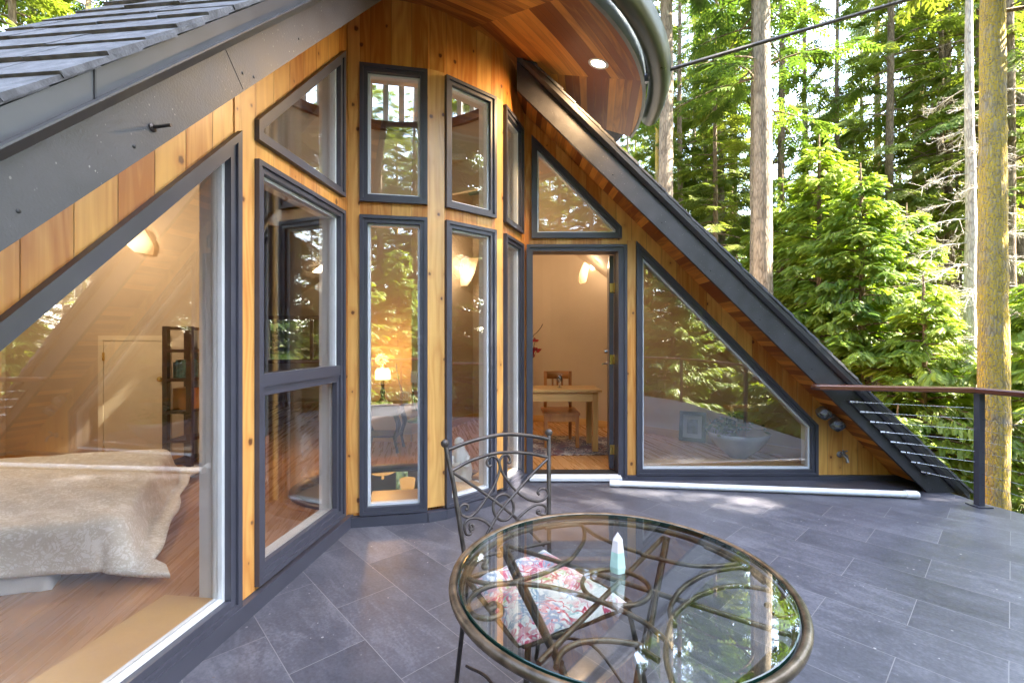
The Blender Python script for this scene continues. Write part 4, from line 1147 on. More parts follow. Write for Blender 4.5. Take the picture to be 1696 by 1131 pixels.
# ------------------------------------------------------------------ bedroom
A0 = ground(212, 957, FLR); A0 = V((A0.x, A0.y, 0))
ex = V((-.94, -.30, 0)).normalized(); ey = V((-.50, .866, 0)).normalized()
BW, BL_ = 1.75, 1.95; BH = .27
bed = thing('bed', 'low mattress in a white sheet on the bedroom floor behind the left window', 'bed', A0 + ex * BW / 2 + ey * BL_ / 2 + V((0, 0, FLR)))
o = A0 + ex * .40 + ey * .10
mb = MB()
lo = [o, o + ex * (BW - .45), o + ex * (BW - .45) + ey * (BL_ - .2), o + ey * (BL_ - .2)]
n = 40; vs = []
per = []
for a, b in zip(lo, lo[1:] + lo[:1]): per += [a.lerp(b, k / 30) for k in range(30)]
cen = sum(lo, V()) / 4
for z, gsc in ((.0, 1.13), (.018, 1.125), (.05, 1.08), (.12, 1.03), (.24, .97)):
    for k, p in enumerate(per):
        w = 1 + (.012 * sin(k * .9) + .010 * sin(k * 1.7 + 1) + .006 * sin(k * 3.1 + z * 20)) * (1 - z / .3)
        q = cen + (p - cen) * gsc * w; vs.append(V((q.x, q.y, FLR + .002 + z)))
m_ = len(per)
mb.add(vs, [(i + j * m_, (i + 1) % m_ + j * m_, (i + 1) % m_ + j * m_ + m_, i + j * m_ + m_) for j in range(4) for i in range(m_)] + [tuple(range(4 * m_, 5 * m_))], None, 0, True)
mb.build('mattress', M['sheet'], bed)
# quilt draped over it
q_ = MB(); nx, ny = 96, 96; vs = []; fs = []
S0, S1_, T0, T1 = -.26, BW + .25, -.17, BL_ + .30     # cloth coordinates; mattress occupies .1..BW-.1
mx0, mx1, my0, my1 = .10, BW - .05, .10, BL_ - .08
top = BH + FLR
for i in range(nx + 1):
    for j in range(ny + 1):
        s = S0 + (S1_ - S0) * i / nx; t = T0 + (T1 - T0) * j / ny
        ox = (mx0 - s) if s < mx0 else (s - mx1 if s > mx1 else 0)
        oy = (my0 - t) if t < my0 else (t - my1 if t > my1 else 0)
        dxs = -1 if s < mx0 else 1; dys = -1 if t < my0 else 1
        hang = math.hypot(ox, oy)
        corner = min(ox, oy)
        drop = min(hang, 9)
        flare = .30 + .25 * (corner > 0) * min(1, corner / .15)
        fold = .010 * sin(t * 9 + s * 3) * (ox > 0) + .016 * sin(s * 9 + 1 + t * 2) * (oy > 0)
        zz2 = top - drop * .92 if drop > 0 else top
        h = drop
        # round the shoulder
        if drop < .06: zz2 = top - drop * drop * 6
        else: zz2 = top - .0216 - (drop - .06) * .93
        base_x = min(max(s, mx0), mx1); base_y = min(max(t, my0), my1)
        outx = 0; outy = 0
        if hang > 0:
            outd = min(hang, .05) * .9 + max(0, hang - .05) * flare
            outx = dxs * outd * ox / hang; outy = dys * outd * oy / hang
            outx += dxs * fold * (ox / hang) * min(1, hang / .15); outy += dys * fold * (oy / hang) * min(1, hang / .15)
        lo_z = FLR + .05 + .03 * sin(s * 5 + t * 4) * .5
        if zz2 < lo_z:
            ex_ = lo_z - zz2; 
            if hang > 0: outx += dxs * ex_ * .9 * ox / hang; outy += dys * ex_ * .9 * oy / hang
            zz2 = lo_z - min(.03, ex_ * .2)
        puff = .014 * sin(s * 6.1 + 1) * sin(t * 5.3) + .007 * sin(s * 15 + t * 9) + .004 * sin(s * 31 - t * 22)
        p = A0 + ex * (base_x + outx) + ey * (base_y + outy)
        vs.append(V((p.x, p.y, zz2 + puff * (1 if hang == 0 else .4) + .012)))
for i in range(nx):
    for j in range(ny):
        k = i * (ny + 1) + j; fs.append((k, k + 1, k + ny + 2, k + ny + 1))
q_.add(vs, fs, None, 0, True)
qo = q_.build('quilt', M['quilt']); tag(qo, 'beige scroll print quilt draped over the low mattress', 'quilt')
sm = qo.modifiers.new('thick', 'SOLIDIFY'); sm.thickness = .02; sm.offset = -1

# ladder shelf in the bedroom
sx0, sx1 = at_depth(291, 600, 4.40).x, at_depth(329, 600, 4.40).x
sh = thing('ladder_shelf', 'tall narrow dark wood ladder shelf with books beside the closet door', 'shelf', ((sx0 + sx1) / 2, 4.42, FLR))
zt_ = at_depth(310, 541, 4.40).z
for x in (sx0, sx1):
    for y in (4.28, 4.56):
        mb = MB(); mb.box((x, y, (FLR + zt_) / 2), (.022, .022, (zt_ - FLR) / 2)); mb.build('leg', M['darkwood'], sh)
for z in (zt_ - .02, zt_ - .23, zt_ - .50, zt_ - .80, zt_ - 1.07, FLR + .10):
    mb = MB(); mb.box(((sx0 + sx1) / 2, 4.42, z), ((sx1 - sx0) / 2 - .023, .16, .014)); mb.build('shelf', M['darkwood'], sh)
M['amber'] = principled('amber box', (.42, .17, .02), .35, var=.2); M['teal'] = principled('teal books', (.06, .14, .13), .6, var=.4, vscale=30)
mb = MB(); mb.box(((sx0 + sx1) / 2 - .01, 4.42, zt_ - .80 + .014 + .10), (.085, .08, .10)); tag(mb.build('box', M['amber']), 'amber yellow box standing on the dark ladder shelf', 'box')
mb = MB()
for k in range(5): mb.box((sx0 + .045 + k * .026, 4.41, zt_ - .50 + .0145 + .075 + .01 * (k % 2)), (.012, .09, .075 + .01 * (k % 2)))
tag(mb.build('book_row', M['teal']), 'row of teal books on the dark ladder shelf', 'books'); 
# wall sconces: tilted glowing sheets of alabaster with a bulb behind
def sconce(px_, py_, y, label, w=.19, h=.17, tilt=.45, power=14, nrm=(0, -1, 0)):
    c = at_depth(px_, py_, y); n = V(nrm).normalized(); sd = V((n.y, -n.x, 0)) * -1
    t = thing('wall_sconce', label, 'wall lamp', c + n * -.06, 'alabaster wall sconces in the rooms')
    mb = MB(); K = 12; vs = []; fs = []
    for i in range(K + 1):
        for j in range(K + 1):
            a = (i / K - .5) * 2; b = (j / K - .5) * 2
            wd = w * (1 - .45 * (b < 0) * abs(b) ** 1.5) 
            bow = .07 * (1 - a * a) + .06 * (b + 1) / 2
            q = sd * (a * wd * cos(tilt) - b * h * sin(tilt) * .9) + V((0, 0, a * wd * sin(tilt) * .35 * -1 + b * h)) + n * (bow - .02)
            vs.append(c + q)
    for i in range(K):
        for j in range(K):
            k = i * (K + 1) + j; fs.append((k, k + 1, k + K + 2, k + K + 1))
    mb.add(vs, fs, None, 0, True); g = mb.build('shade', M['sconce'], t)
    s = g.modifiers.new('t', 'SOLIDIFY'); s.thickness = .006
    mb = MB(); mb.sphere(c + n * .11 + V((0, 0, .02)), .045, 14, 10); mb.build('bulb', M['sconcein'], t)
    mb = MB(); mb.box(c - n * .05, (.05, .02, .06)); mb.build('bracket', M['bronze'], t)
    lamp('sconce_glow', c + n * (1.1 if w < .195 and h < .14 and power > 10 else .55) + V((0, 0, .05)), power * .2, (1, .76, .51), .12)
    return t
sconce(980, 446, 6.78, 'glowing alabaster sconce on the tan wall above the desk', .20, .20, -.5, 13)
sconce(772, 452, 6.9, 'glowing sconce seen through the narrow window over the white statue', .14, .2, -.3, 8)
sconce(226, 398, 4.56, 'glowing alabaster sconce on the bedroom wall above the bed', .19, .13, .5, 30)
sconce(811, 214, 6.6, 'glowing sconce high on the wall behind the upper bow window', .10, .12, .2, 6)

# ------------------------------------------------------------------ table lamp by the bow window
ltx = at_depth(634, 650, 5.2).x
lt = thing('side_table', 'dark wood side table behind the bow window under the amber lamp', 'table', (ltx, 5.2, FLR))
mb = MB(); mb.box((ltx, 5.22, .555), (.24, .2, .016)); mb.box((ltx, 5.22, .50), (.2, .17, .05)); mb.build('tabletop', M['darkwood'], lt)
for sx in (-1, 1):
    for sy in (-1, 1):
        mb = MB(); x, y = ltx + sx * .18, 5.22 + sy * .15
        mb.tube(spline([V((x, y, .46)), V((x + sx * .03, y, .34)), V((x - sx * .01, y, .2)), V((x + sx * .02, y, FLR))], 4), [.03] * 5 + [.022] * 4 + [.016] * 3 + [.02], 8); mb.build('leg', M['darkwood'], lt)
mb = MB(); mb.box((ltx, 5.22, .22), (.19, .16, .012)); mb.build('shelf', M['darkwood'], lt)
lp_ = thing('table_lamp', 'small lit lamp with amber beaded shade on the dark side table', 'lamp', (ltx, 5.2, .571))
zb_ = .571
mb = MB(); mb.lathe((ltx, 5.2, zb_), [(.001, 0), (.07, 0), (.07, .012), (.045, .03), (.03, .05), (.02, .09), (.03, .13), (.016, .18), (.022, .22), (.012, .26), (.010, .28), (.001, .28)], 18); mb.lathe((ltx, 5.2, zb_ + .40), [(.06, 0), (.045, .012), (.02, .02), (.008, .045), (.012, .055), (.001, .07)], 16); mb.build('stem', M['bronze'], lp_)
mb = MB(); mb.lathe((ltx, 5.2, zb_ + .27), [(.085, 0), (.085, .095), (.06, .13), (.058, .13), (.083, .095), (.083, 0)], 24); mb.build('lamp_shade', emit_mat('lit beaded shade', (1, .60, .22), .40), lp_)
mb = MB()
for k in range(28):
    a = 2 * pi * k / 28; mb.box((ltx + .085 * cos(a), 5.2 + .085 * sin(a), zb_ + .246), (.003, .003, .024))
mb.build('fringe', M['shade'], lp_)
lamp('table_lamp_glow', (ltx, 5.14, zb_ + .50), 1.7, (1, .50, .14), .07)
# floor things: power strip lead, cord
cdp = thing('power_cord', 'coiled pale power cord hanging beside the side table lamp', 'cord', at_depth(662, 660, 5.0))
mb = MB(); c = at_depth(662, 656, 5.0); pts = [at_depth(655, 600, 5.05), at_depth(660, 630, 5.02)]
for k in range(30): a = k * .7; pts.append(c + V((.045 * cos(a) + .003 * k, .01 * sin(a * .5), .045 * sin(a))))
mb.tube(spline(pts, 3), .005, 6); mb.build('cord', M['jamb'], cdp)
lm = thing('reading_lamp', 'dark green desk lamp with thin stem on the floor beyond the side table', 'lamp', at_depth(688, 700, 5.0))
c = at_depth(688, 690, 5.0)
mb = MB(); mb.tube(spline([at_depth(686, 622, 5.0), at_depth(684, 650, 5.0), at_depth(690, 680, 5.0)], 6), .007, 6); mb.lathe(at_depth(690, 698, 5.0), [(.001, 0), (.10, 0), (.10, .015), (.02, .05), (.001, .05)], 18); mb.build('stem', M['green'], lm)
mb = MB(); mb.box(at_depth(686, 624, 5.0), (.03, .02, .06)); mb.build('lamp_head', M['jamb'], lm)

# white statue on the window ledge
sb_ = at_depth(762, 818, 3.78); sb_.z = FLR
ld = MB(); q = [(.02, .03), (L4 - .02, .03), (L4 - .02, .05), (.02, .05)]
st_ = thing('statue', 'white plaster statuette of a robed figure standing inside the narrow bow window', 'statue', sb_)
prof = []
mb = MB(); n = 28; vs = []; fs = []
rings = [(.0, .098), (.03, .10), (.07, .088), (.12, .078), (.17, .082), (.22, .078), (.27, .076), (.31, .066), (.345, .046), (.37, .040), (.40, .043), (.425, .036), (.445, .014)]
for z, r in rings:
    for k in range(n):
        a = 2 * pi * k / n
        f = 1 + .10 * sin(5 * a + z * 14) * (z < .33) + .06 * sin(9 * a - z * 22) * (z < .3)
        vs.append(sb_ + V((r * f * cos(a) + .012 * sin(z * 9), r * f * .8 * sin(a), z)))
for i in range(len(rings) - 1): fs += [(i * n + k, i * n + (k + 1) % n, (i + 1) * n + (k + 1) % n, (i + 1) * n + k) for k in range(n)]
mb.add(vs, fs, None, 0, True); mb.add(vs[-n:], [tuple(range(n))])
body = mb.build('robe', M['plaster'], st_)
mb = MB(); mb.tube(spline([sb_ + V((-.06, -.05, .30)), sb_ + V((-.05, -.085, .24)), sb_ + V((.01, -.10, .25))], 4), .018, 8); mb.tube(spline([sb_ + V((.07, -.04, .30)), sb_ + V((.065, -.085, .23)), sb_ + V((.015, -.10, .26))], 4), .018, 8); mb.build('arms', M['plaster'], st_)
bp = at_depth(788, 806, 3.80)
mb = MB(); mb.sphere(V((bp.x, bp.y, FLR + .042)), .042, 18, 12, 0, (1.1, .9, 1)); tag(mb.build('shell', M['plaster']), 'round white shell lying on the floor beside the robed statuette', 'shell')

# ------------------------------------------------------------------ study seen through the open door
dk = thing('desk', 'pine desk with square legs standing on the patterned rug inside the door', 'desk', (.55, 5.3, FLR))
dx0, dx1, dy0, dy1 = -.18, .955, 5.08, 5.56; dz = .735
mb = MB(); q = [(dx0 - .03, dy0 - .03), (dx1 + .035, dy0 - .03), (dx1 + .035, dy1 + .03), (dx0 - .03, dy1 + .03)]
mb.prism([V((x, y, dz - .024)) for x, y in q], [V((x, y, dz)) for x, y in q], [(y, x) for x, y in q]); mb.build('desktop', M['pine'], dk)
for x in (dx0 + .03, dx1 - .03):
    for y in (dy0 + .03, dy1 - .03):
        mb = MB(); mb.box((x, y, (FLR + .012 + dz - .025) / 2), (.03, .03, (dz - .025 - FLR - .012) / 2)); mb.build('leg', M['pine'], dk)
for y in (dy0 + .012, dy1 - .012):
    mb = MB(); mb.prism([V((dx0 + .061, y - .01, dz - .13)), V((dx1 - .061, y - .01, dz - .13)), V((dx1 - .061, y - .01, dz - .0245)), V((dx0 + .061, y - .01, dz - .0245))], [V((dx0 + .061, y + .01, dz - .13)), V((dx1 - .061, y + .01, dz - .13)), V((dx1 - .061, y + .01, dz - .0245)), V((dx0 + .061, y + .01, dz - .0245))], [(0, 0), (0, 1), (.1, 1), (.1, 0)]); mb.build('apron', M['pine'], dk)
M['orangepine'] = wood_boards('orange pine', (.34, .12, .03), (.56, .26, .08), .1, knots=False, rough=.35, tone=.4, groove=.004)
cx = (at_depth(903, 640, 5.75).x + at_depth(944, 640, 5.75).x) / 2; hw = .155
dc = thing('desk_chair', 'orange pine chair with curved backrest pushed in behind the desk', 'chair', (cx, 5.55, FLR))
fz = FLR + .012
for sx in (-1, 1):
    mb = MB(); mb.box((cx + sx * hw, 5.74, (fz + .90) / 2), (.018, .018, (.90 - fz) / 2)); mb.build('leg', M['orangepine'], dc)
    mb = MB(); mb.box((cx + sx * (hw + .025), 5.28, (fz + .42) / 2), (.019, .019, (.42 - fz) / 2)); mb.build('leg', M['orangepine'], dc)
mb = MB(); mb.box((cx, 5.50, .436), (hw + .055, .25, .015)); mb.build('seat', M['orangepine'], dc)
mb = MB(); mb.box((cx, 5.275, .385), (hw + .005, .012, .035)); mb.build('apron', M['orangepine'], dc); MB().box((cx, 5.72, .385), (hw - .02, .012, .035)).build('apron', M['orangepine'], dc)
for z, h in ((.85, .048), (.665, .02)):
    mb = MB(); vs = []; K = 10
    for i in range(K + 1):
        a = i / K * 2 - 1; y = 5.745 + .03 * (1 - a * a)
        vs += [V((cx + a * (hw - .019), y, z - h)), V((cx + a * (hw - .019), y, z + h)), V((cx + a * (hw - .019), y + .014, z + h)), V((cx + a * (hw - .019), y + .014, z - h))]
    mb.add(vs, [(i * 4 + j, i * 4 + (j + 1) % 4, i * 4 + 4 + (j + 1) % 4, i * 4 + 4 + j) for i in range(K) for j in range(4)], [(p.z, p.x) for p in vs], 0, True); mb.build('back_rail', M['orangepine'], dc)
for k in (-1, 0, 1):
    mb = MB(); mb.box((cx + k * .06, 5.775, .745), (.012, .006, .058)); mb.build('back_slat', M['orangepine'], dc)
rgp = [(-.3, 4.92), (1.25, 4.98), (1.35, 5.85), (-.3, 6.05)]
mb = MB(); mb.prism([V((x, y, FLR + .002)) for x, y in rgp], [V((x, y, FLR + .010)) for x, y in rgp]); rugo = mb.build('rug', M['rug']); tag(rugo, 'dark red and navy persian rug under the pine desk', 'rug')
fp = at_depth(876, 642, 5.45)
vs_ = thing('flower_vase', 'slim glass vase of red flowers and a twig on the pine desk', 'vase', V((fp.x, 5.4, dz)))
b0 = V((fp.x, 5.4, dz)); 
mb = MB(); mb.lathe(b0, [(.001, .002), (.035, .002), (.04, .02), (.022, .12), (.018, .2), (.026, .25), (.024, .25), (.016, .2), (.02, .12), (.036, .02), (.001, .006)], 16); mb.build('vase', M['lens'], vs_)
rnd = random.Random(3); mb = MB()
for k in range(6):
    tip = b0 + V((rnd.uniform(-.03, .11), rnd.uniform(-.05, .05), rnd.uniform(.36, .56))); mb.tube(spline([b0 + V((0, 0, .03)), b0 + V((0, 0, .24)), tip], 4), .0035, 5)
    fm = MB()
    for q in range(9):
        a = rnd.uniform(0, 2 * pi); e = rnd.uniform(-.4, 1.2); d = V((cos(a) * cos(e), sin(a) * cos(e), sin(e))); s = d.orthogonal().normalized() * rnd.uniform(.014, .024); l = rnd.uniform(.04, .065)
        fm.add([tip, tip + d * l * .5 + s, tip + d * l, tip + d * l * .5 - s, tip + d * l * .5 + d.cross(s).normalized() * .006], [(0, 1, 4), (1, 2, 4), (2, 3, 4), (3, 0, 4)])
    fm.build('flower', M['red'], vs_, recalc=False)
tw = [b0 + V((0, 0, .2)), b0 + V((.03, 0, .42)), b0 + V((.04, 0, .58)), b0 + V((.10, 0, .65)), b0 + V((.14, 0, .70)), b0 + V((.16, 0, .74))]
mb.tube(spline(tw, 4), .0045, 5); mb.build('stems', M['darkwood'], vs_); 
gp_ = V((at_depth(927, 640, 5.3).x, 5.3, dz))
mb = MB(); mb.lathe(gp_, [(.001, .002), (.028, .002), (.028, .006), (.006, .012), (.005, .05), (.03, .075), (.034, .11), (.024, .15), (.022, .15), (.032, .11), (.028, .078), (.001, .055)], 16); tag(mb.build('goblet', M['lens']), 'clear glass goblet standing on the pine desk in front of the chair back', 'goblet')

# picture leaning and the big bowl behind the right window
pc = at_depth(1150, 740, 5.55); pc.z = FLR
pi_ = thing('framed_picture', 'dark framed picture leaning on the knee wall behind the right window', 'picture', pc)
R = Matrix.Rotation(radians(-38), 3, 'Z') @ Matrix.Rotation(radians(-14), 3, 'X')
R = Matrix.Rotation(radians(-30), 3, 'Z') @ Matrix.Rotation(radians(-12), 3, 'X')
pcc = pc + V((0, .06, .19))
mb = MB()
for c_, h_ in (((-.13, 0, 0), (.022, .012, .18)), ((.13, 0, 0), (.022, .012, .18)), ((0, 0, .158), (.108, .012, .022)), ((0, 0, -.158), (.108, .012, .022))): mb.box(pcc + R @ V(c_), h_, R)
mb.build('frame', M['picframe'], pi_)
mb = MB(); mb.box(pcc + R @ V((0, -.001, 0)), (.107, .004, .135), R); mb.build('mat', M['picmat'], pi_)
mb = MB(); mb.box(pcc + R @ V((0, -.0065, 0)), (.062, .001, .085), R); mb.build('print', M['picart'], pi_)
bw = at_depth(1222, 790, 4.9); bw.z = FLR
bo_ = thing('planter', 'wide pale blue ceramic bowl planter with trailing plant behind the right window', 'planter', bw)
mb = MB(); mb.lathe(bw, [(.001, 0), (.09, 0), (.10, .012), (.22, .11), (.29, .21), (.315, .27), (.30, .27), (.27, .21), (.001, .2)], 40); mb.build('bowl', M['pot'], bo_)
lf_ = MB(); rnd = random.Random(9)
for k in range(150):
    a = rnd.uniform(1.6, 4.4) if k < 110 else rnd.uniform(0, 2 * pi); r = rnd.uniform(.05, .33); z = .24 + rnd.uniform(0, .26) * (1 - r / .5)
    p = bw + V((r * cos(a), r * sin(a), z)); d = V((rnd.uniform(-1, 1), rnd.uniform(-1, 1), rnd.uniform(-.6, .8))).normalized(); s = d.orthogonal().normalized() * .016; l = .07
    lf_.add([p, p + d * l * .5 + s, p + d * l, p + d * l * .5 - s], [(0, 1, 2), (0, 2, 3)])
lf_.build('leaves', M['green'], bo_, recalc=False)
tb_ = MB(); tb_.box(bw + V((.03, 0, .52)), (.13, .12, .02)); tb_.tube([bw + V((.03, 0, .2)), bw + V((.03, 0, .5))], .05, 14); tb_.build('wooden_stand', M['pine'], bo_)
# ------------------------------------------------------------------ trees
def spray_base(kind):
    """leaflets of one spray: (n,4,3) rhombs; x along the twig, y sideways, z up"""
    q = []
    if kind == 'cedar':      # flat drooping fan of scale-leaf fronds
        for i in range(10):
            s = .06 + .86 * i / 9
            for sd in (-1, 1):
                l = .34 * (1 - .75 * abs(s - .35)) ; w = .040
                a = .75; d = np.array([cos(a), sd * sin(a), 0]); e = np.array([-sd * sin(a), cos(a), 0]) * w
                b = np.array([s, 0, -.28 * s * s])
                dr = np.array([0, 0, -1.])
                q.append([b, b + d * l * .5 + e + dr * .05, b + d * l + dr * .15, b + d * l * .5 - e + dr * .05])
        q.append([np.array([.8, 0, -.18]), np.array([.95, .05, -.26]), np.array([1.12, 0, -.38]), np.array([.95, -.05, -.26])])
    elif kind == 'fir':      # needle twig: narrow side twiglets
        for i in range(5):
            s = .05 + .8 * i / 4
            for sd in (-1, 1):
                l = .42 * (1 - .55 * s); w = .05
                a = .85; d = np.array([cos(a), sd * sin(a), 0]); e = np.array([-sd * sin(a), cos(a), 0]) * w
                b = np.array([s, 0, -.06 * s]); dr = np.array([0, 0, -1.])
                q.append([b, b + d * l * .55 + e + dr * .03, b + d * l + dr * .08, b + d * l * .55 - e + dr * .03])
        q.append([np.array([0., 0, 0]), np.array([.5, .045, -.03]), np.array([1.05, 0, -.1]), np.array([.5, -.045, -.03])])
    else:                    # leafy shrub
        for i in range(5):
            s = .1 + .8 * i / 4; sd = 1 if i % 2 else -1
            a = .8; d = np.array([cos(a), sd * sin(a), .1]); e = np.array([-sd * sin(a), cos(a), 0]) * .11
            b = np.array([s, 0, -.05 * s])
            q.append([b, b + d * .2 + e, b + d * .42, b + d * .2 - e])
    return np.array(q, dtype=np.float32)
BASES = {k: spray_base(k) for k in ('cedar', 'fir', 'shrub')}

def foliage_arrays(kind, P, A, S, T, rs, roll=.5):
    """P positions, A axes, S sizes, T tints -> verts, tint per vert"""
    base = BASES[kind]; n = len(P); k = len(base) * 4
    A = A / np.linalg.norm(A, axis=1, keepdims=True)
    up = np.array([0, 0, 1.0]) + rs.normal(0, roll, (n, 3)) * .6
    Sd = np.cross(up, A); Sd /= np.linalg.norm(Sd, axis=1, keepdims=True) + 1e-9
    Nn = np.cross(A, Sd)
    b = base.reshape(-1, 3)
    v = P[:, None, :] + S[:, None, None] * (b[None, :, 0:1] * A[:, None, :] + b[None, :, 1:2] * Sd[:, None, :] + b[None, :, 2:3] * Nn[:, None, :])
    return v.reshape(-1, 3).astype(np.float32), np.repeat(T, k).astype(np.float32)

def mesh_np(name, verts, quads, mats, midx=None, tint=None, smooth=None):
    me = bpy.data.meshes.new(name)
    me.vertices.add(len(verts)); me.vertices.foreach_set('co', verts.astype(np.float32).ravel())
    nq = len(quads); me.loops.add(nq * 4); me.polygons.add(nq)
    me.loops.foreach_set('vertex_index', quads.astype(np.int32).ravel())
    me.polygons.foreach_set('loop_start', np.arange(0, nq * 4, 4, dtype=np.int32))
    if midx is not None: me.polygons.foreach_set('material_index', midx.astype(np.int32))
    if smooth is not None: me.polygons.foreach_set('use_smooth', smooth)
    for m in mats: me.materials.append(m)
    if tint is not None:
        a = me.attributes.new('tint', 'FLOAT', 'POINT'); a.data.foreach_set('value', tint)
    me.update(calc_edges=True); me.validate(); return me

def tubes_np(paths, n=4):
    """paths: list of (points (m,3), radii (m,)) -> verts, quads"""
    vs, fs, off = [], [], 0
    ang = np.arange(n) * 2 * pi / n
    for P, R in paths:
        m = len(P); T = np.gradient(P, axis=0); T /= np.linalg.norm(T, axis=1, keepdims=True) + 1e-9
        ref = np.where(np.abs(T[:, 2:3]) > .9, np.array([[1., 0, 0]]), np.array([[0, 0, 1.]]))
        X = np.cross(T, ref); X /= np.linalg.norm(X, axis=1, keepdims=True) + 1e-9; Y = np.cross(T, X)
        v = P[:, None, :] + R[:, None, None] * (np.cos(ang)[None, :, None] * X[:, None, :] + np.sin(ang)[None, :, None] * Y[:, None, :])
        vs.append(v.reshape(-1, 3))
        i = np.arange(m - 1)[:, None]; k = np.arange(n)[None, :]; l = (k + 1) % n
        q = np.stack([i * n + k + 0 * l, i * n + l + 0 * k, (i + 1) * n + l + 0 * k, (i + 1) * n + k + 0 * l], -1).reshape(-1, 4) + off
        fs.append(q); off += m * n
    return np.concatenate(vs), np.concatenate(fs)

def trunk_mesh(name, h, r0, mt, seed, sides=14, flare=.5, bend=.12):
    rs = np.random.RandomState(seed); m = 26
    z = np.linspace(0, h, m) ** 1.0
    P = np.stack([np.cumsum(rs.normal(0, bend / m * 2, m)), np.cumsum(rs.normal(0, bend / m * 2, m)), z], 1); P[0, :2] = 0
    R = r0 * (1 - z / h) ** .75 * (1 + flare * np.exp(-z / .5)) + .012
    # finer rings with bark lumps
    zz_ = np.linspace(0, h, 120); Pf = np.stack([np.interp(zz_, z, P[:, 0]), np.interp(zz_, z, P[:, 1]), zz_], 1); Rf = np.interp(zz_, z, R)
    ang = np.arange(sides) * 2 * pi / sides
    ring = Rf[:, None] * (1 + rs.normal(0, .022, (120, sides)))
    v = np.stack([Pf[:, 0:1] + ring * np.cos(ang), Pf[:, 1:2] + ring * np.sin(ang), np.repeat(zz_[:, None], sides, 1)], -1).reshape(-1, 3)
    i = np.arange(119)[:, None]; k = np.arange(sides)[None, :]; l = (k + 1) % sides
    q = np.stack([i * sides + k, i * sides + l + 0 * i, (i + 1) * sides + l, (i + 1) * sides + k], -1).reshape(-1, 4)
    return mesh_np(name, v, q, [mt], smooth=np.ones(len(q), bool)), (lambda t: np.array([np.interp(t, zz_, Pf[:, 0]), np.interp(t, zz_, Pf[:, 1]), t]))

def crown_mesh(name, h, z0, nb, blen, kind, ssize, nspray, pitch, droop, leaf, wood, seed, axis, shape=1.0, gaps=.25, dead=0.0, tip=.25):
    rs = np.random.RandomState(seed); paths = []; P = []; A = []; S = []; T = []
    for b in range(nb):
        f = (b + rs.rand()) / nb; z = z0 + (h - z0) * f ** .95
        if rs.rand() < gaps * .5: continue
        az = b * 2.39996 + rs.normal(0, .35)
        L = blen * (1 - f) ** shape * rs.uniform(.55, 1.15) + .25
        pt_ = pitch + rs.normal(0, .14) + .35 * f
        d = np.array([cos(az), sin(az), 0])
        t = np.linspace(0, 1, 7)
        o = axis(z)
        side = np.array([-sin(az), cos(az), 0]) * rs.normal(0, .12)
        pts = o + (t[:, None] * d * cos(pt_) + (t ** 2)[:, None] * side) * L
        pts[:, 2] += L * (t * sin(pt_) - droop * t ** 2 + tip * droop * t ** 3.5)
        paths.append((pts, (.010 + .011 * L) * (1 - .85 * t)))
        if rs.rand() < dead * (1 - f): continue
        n = max(4, int(nspray * L / blen))
        bt = rs.rand() * .5
        tt = rs.uniform(.12, 1.0, n) ** .8
        p = np.stack([np.interp(tt, t, pts[:, k]) for k in range(3)], 1)
        tg = np.stack([np.interp(tt, t, np.gradient(pts[:, k], t)) for k in range(3)], 1); tg /= np.linalg.norm(tg, axis=1, keepdims=True)
        sd = np.cross(tg, [0, 0, 1.0]); sd /= np.linalg.norm(sd, axis=1, keepdims=True) + 1e-9
        sg = np.where(rs.rand(n) < .5, -1, 1)[:, None]
        spread = rs.uniform(.25, 1.15, n)[:, None]
        a = tg + sg * sd * spread + np.array([0, 0, -1.]) * rs.uniform(.05, .55, n)[:, None] * (1.3 if kind == 'cedar' else .55)
        lat = sg * sd * (rs.uniform(0, .55, n) * (1.05 - tt) * L * .35)[:, None]
        P.append(p + lat + rs.normal(0, .03, (n, 3))); A.append(a); S.append(ssize * rs.uniform(.6, 1.3, n)); T.append(np.clip(bt + rs.uniform(0, .5, n), 0, 1))
    P = np.concatenate(P); A = np.concatenate(A); S = np.concatenate(S); T = np.concatenate(T)
    fv, ft = foliage_arrays(kind, P, A, S, T, rs)
    bv, bq = tubes_np(paths, 4)
    nf = len(fv) // 4; fq = np.arange(nf * 4).reshape(-1, 4)
    v = np.concatenate([fv, bv]); q = np.concatenate([fq, bq + len(fv)])
    mi = np.concatenate([np.zeros(nf), np.ones(len(bq))]); tint = np.concatenate([ft, np.zeros(len(bv), np.float32)])
    return mesh_np(name, v, q, [leaf, wood], mi, tint)

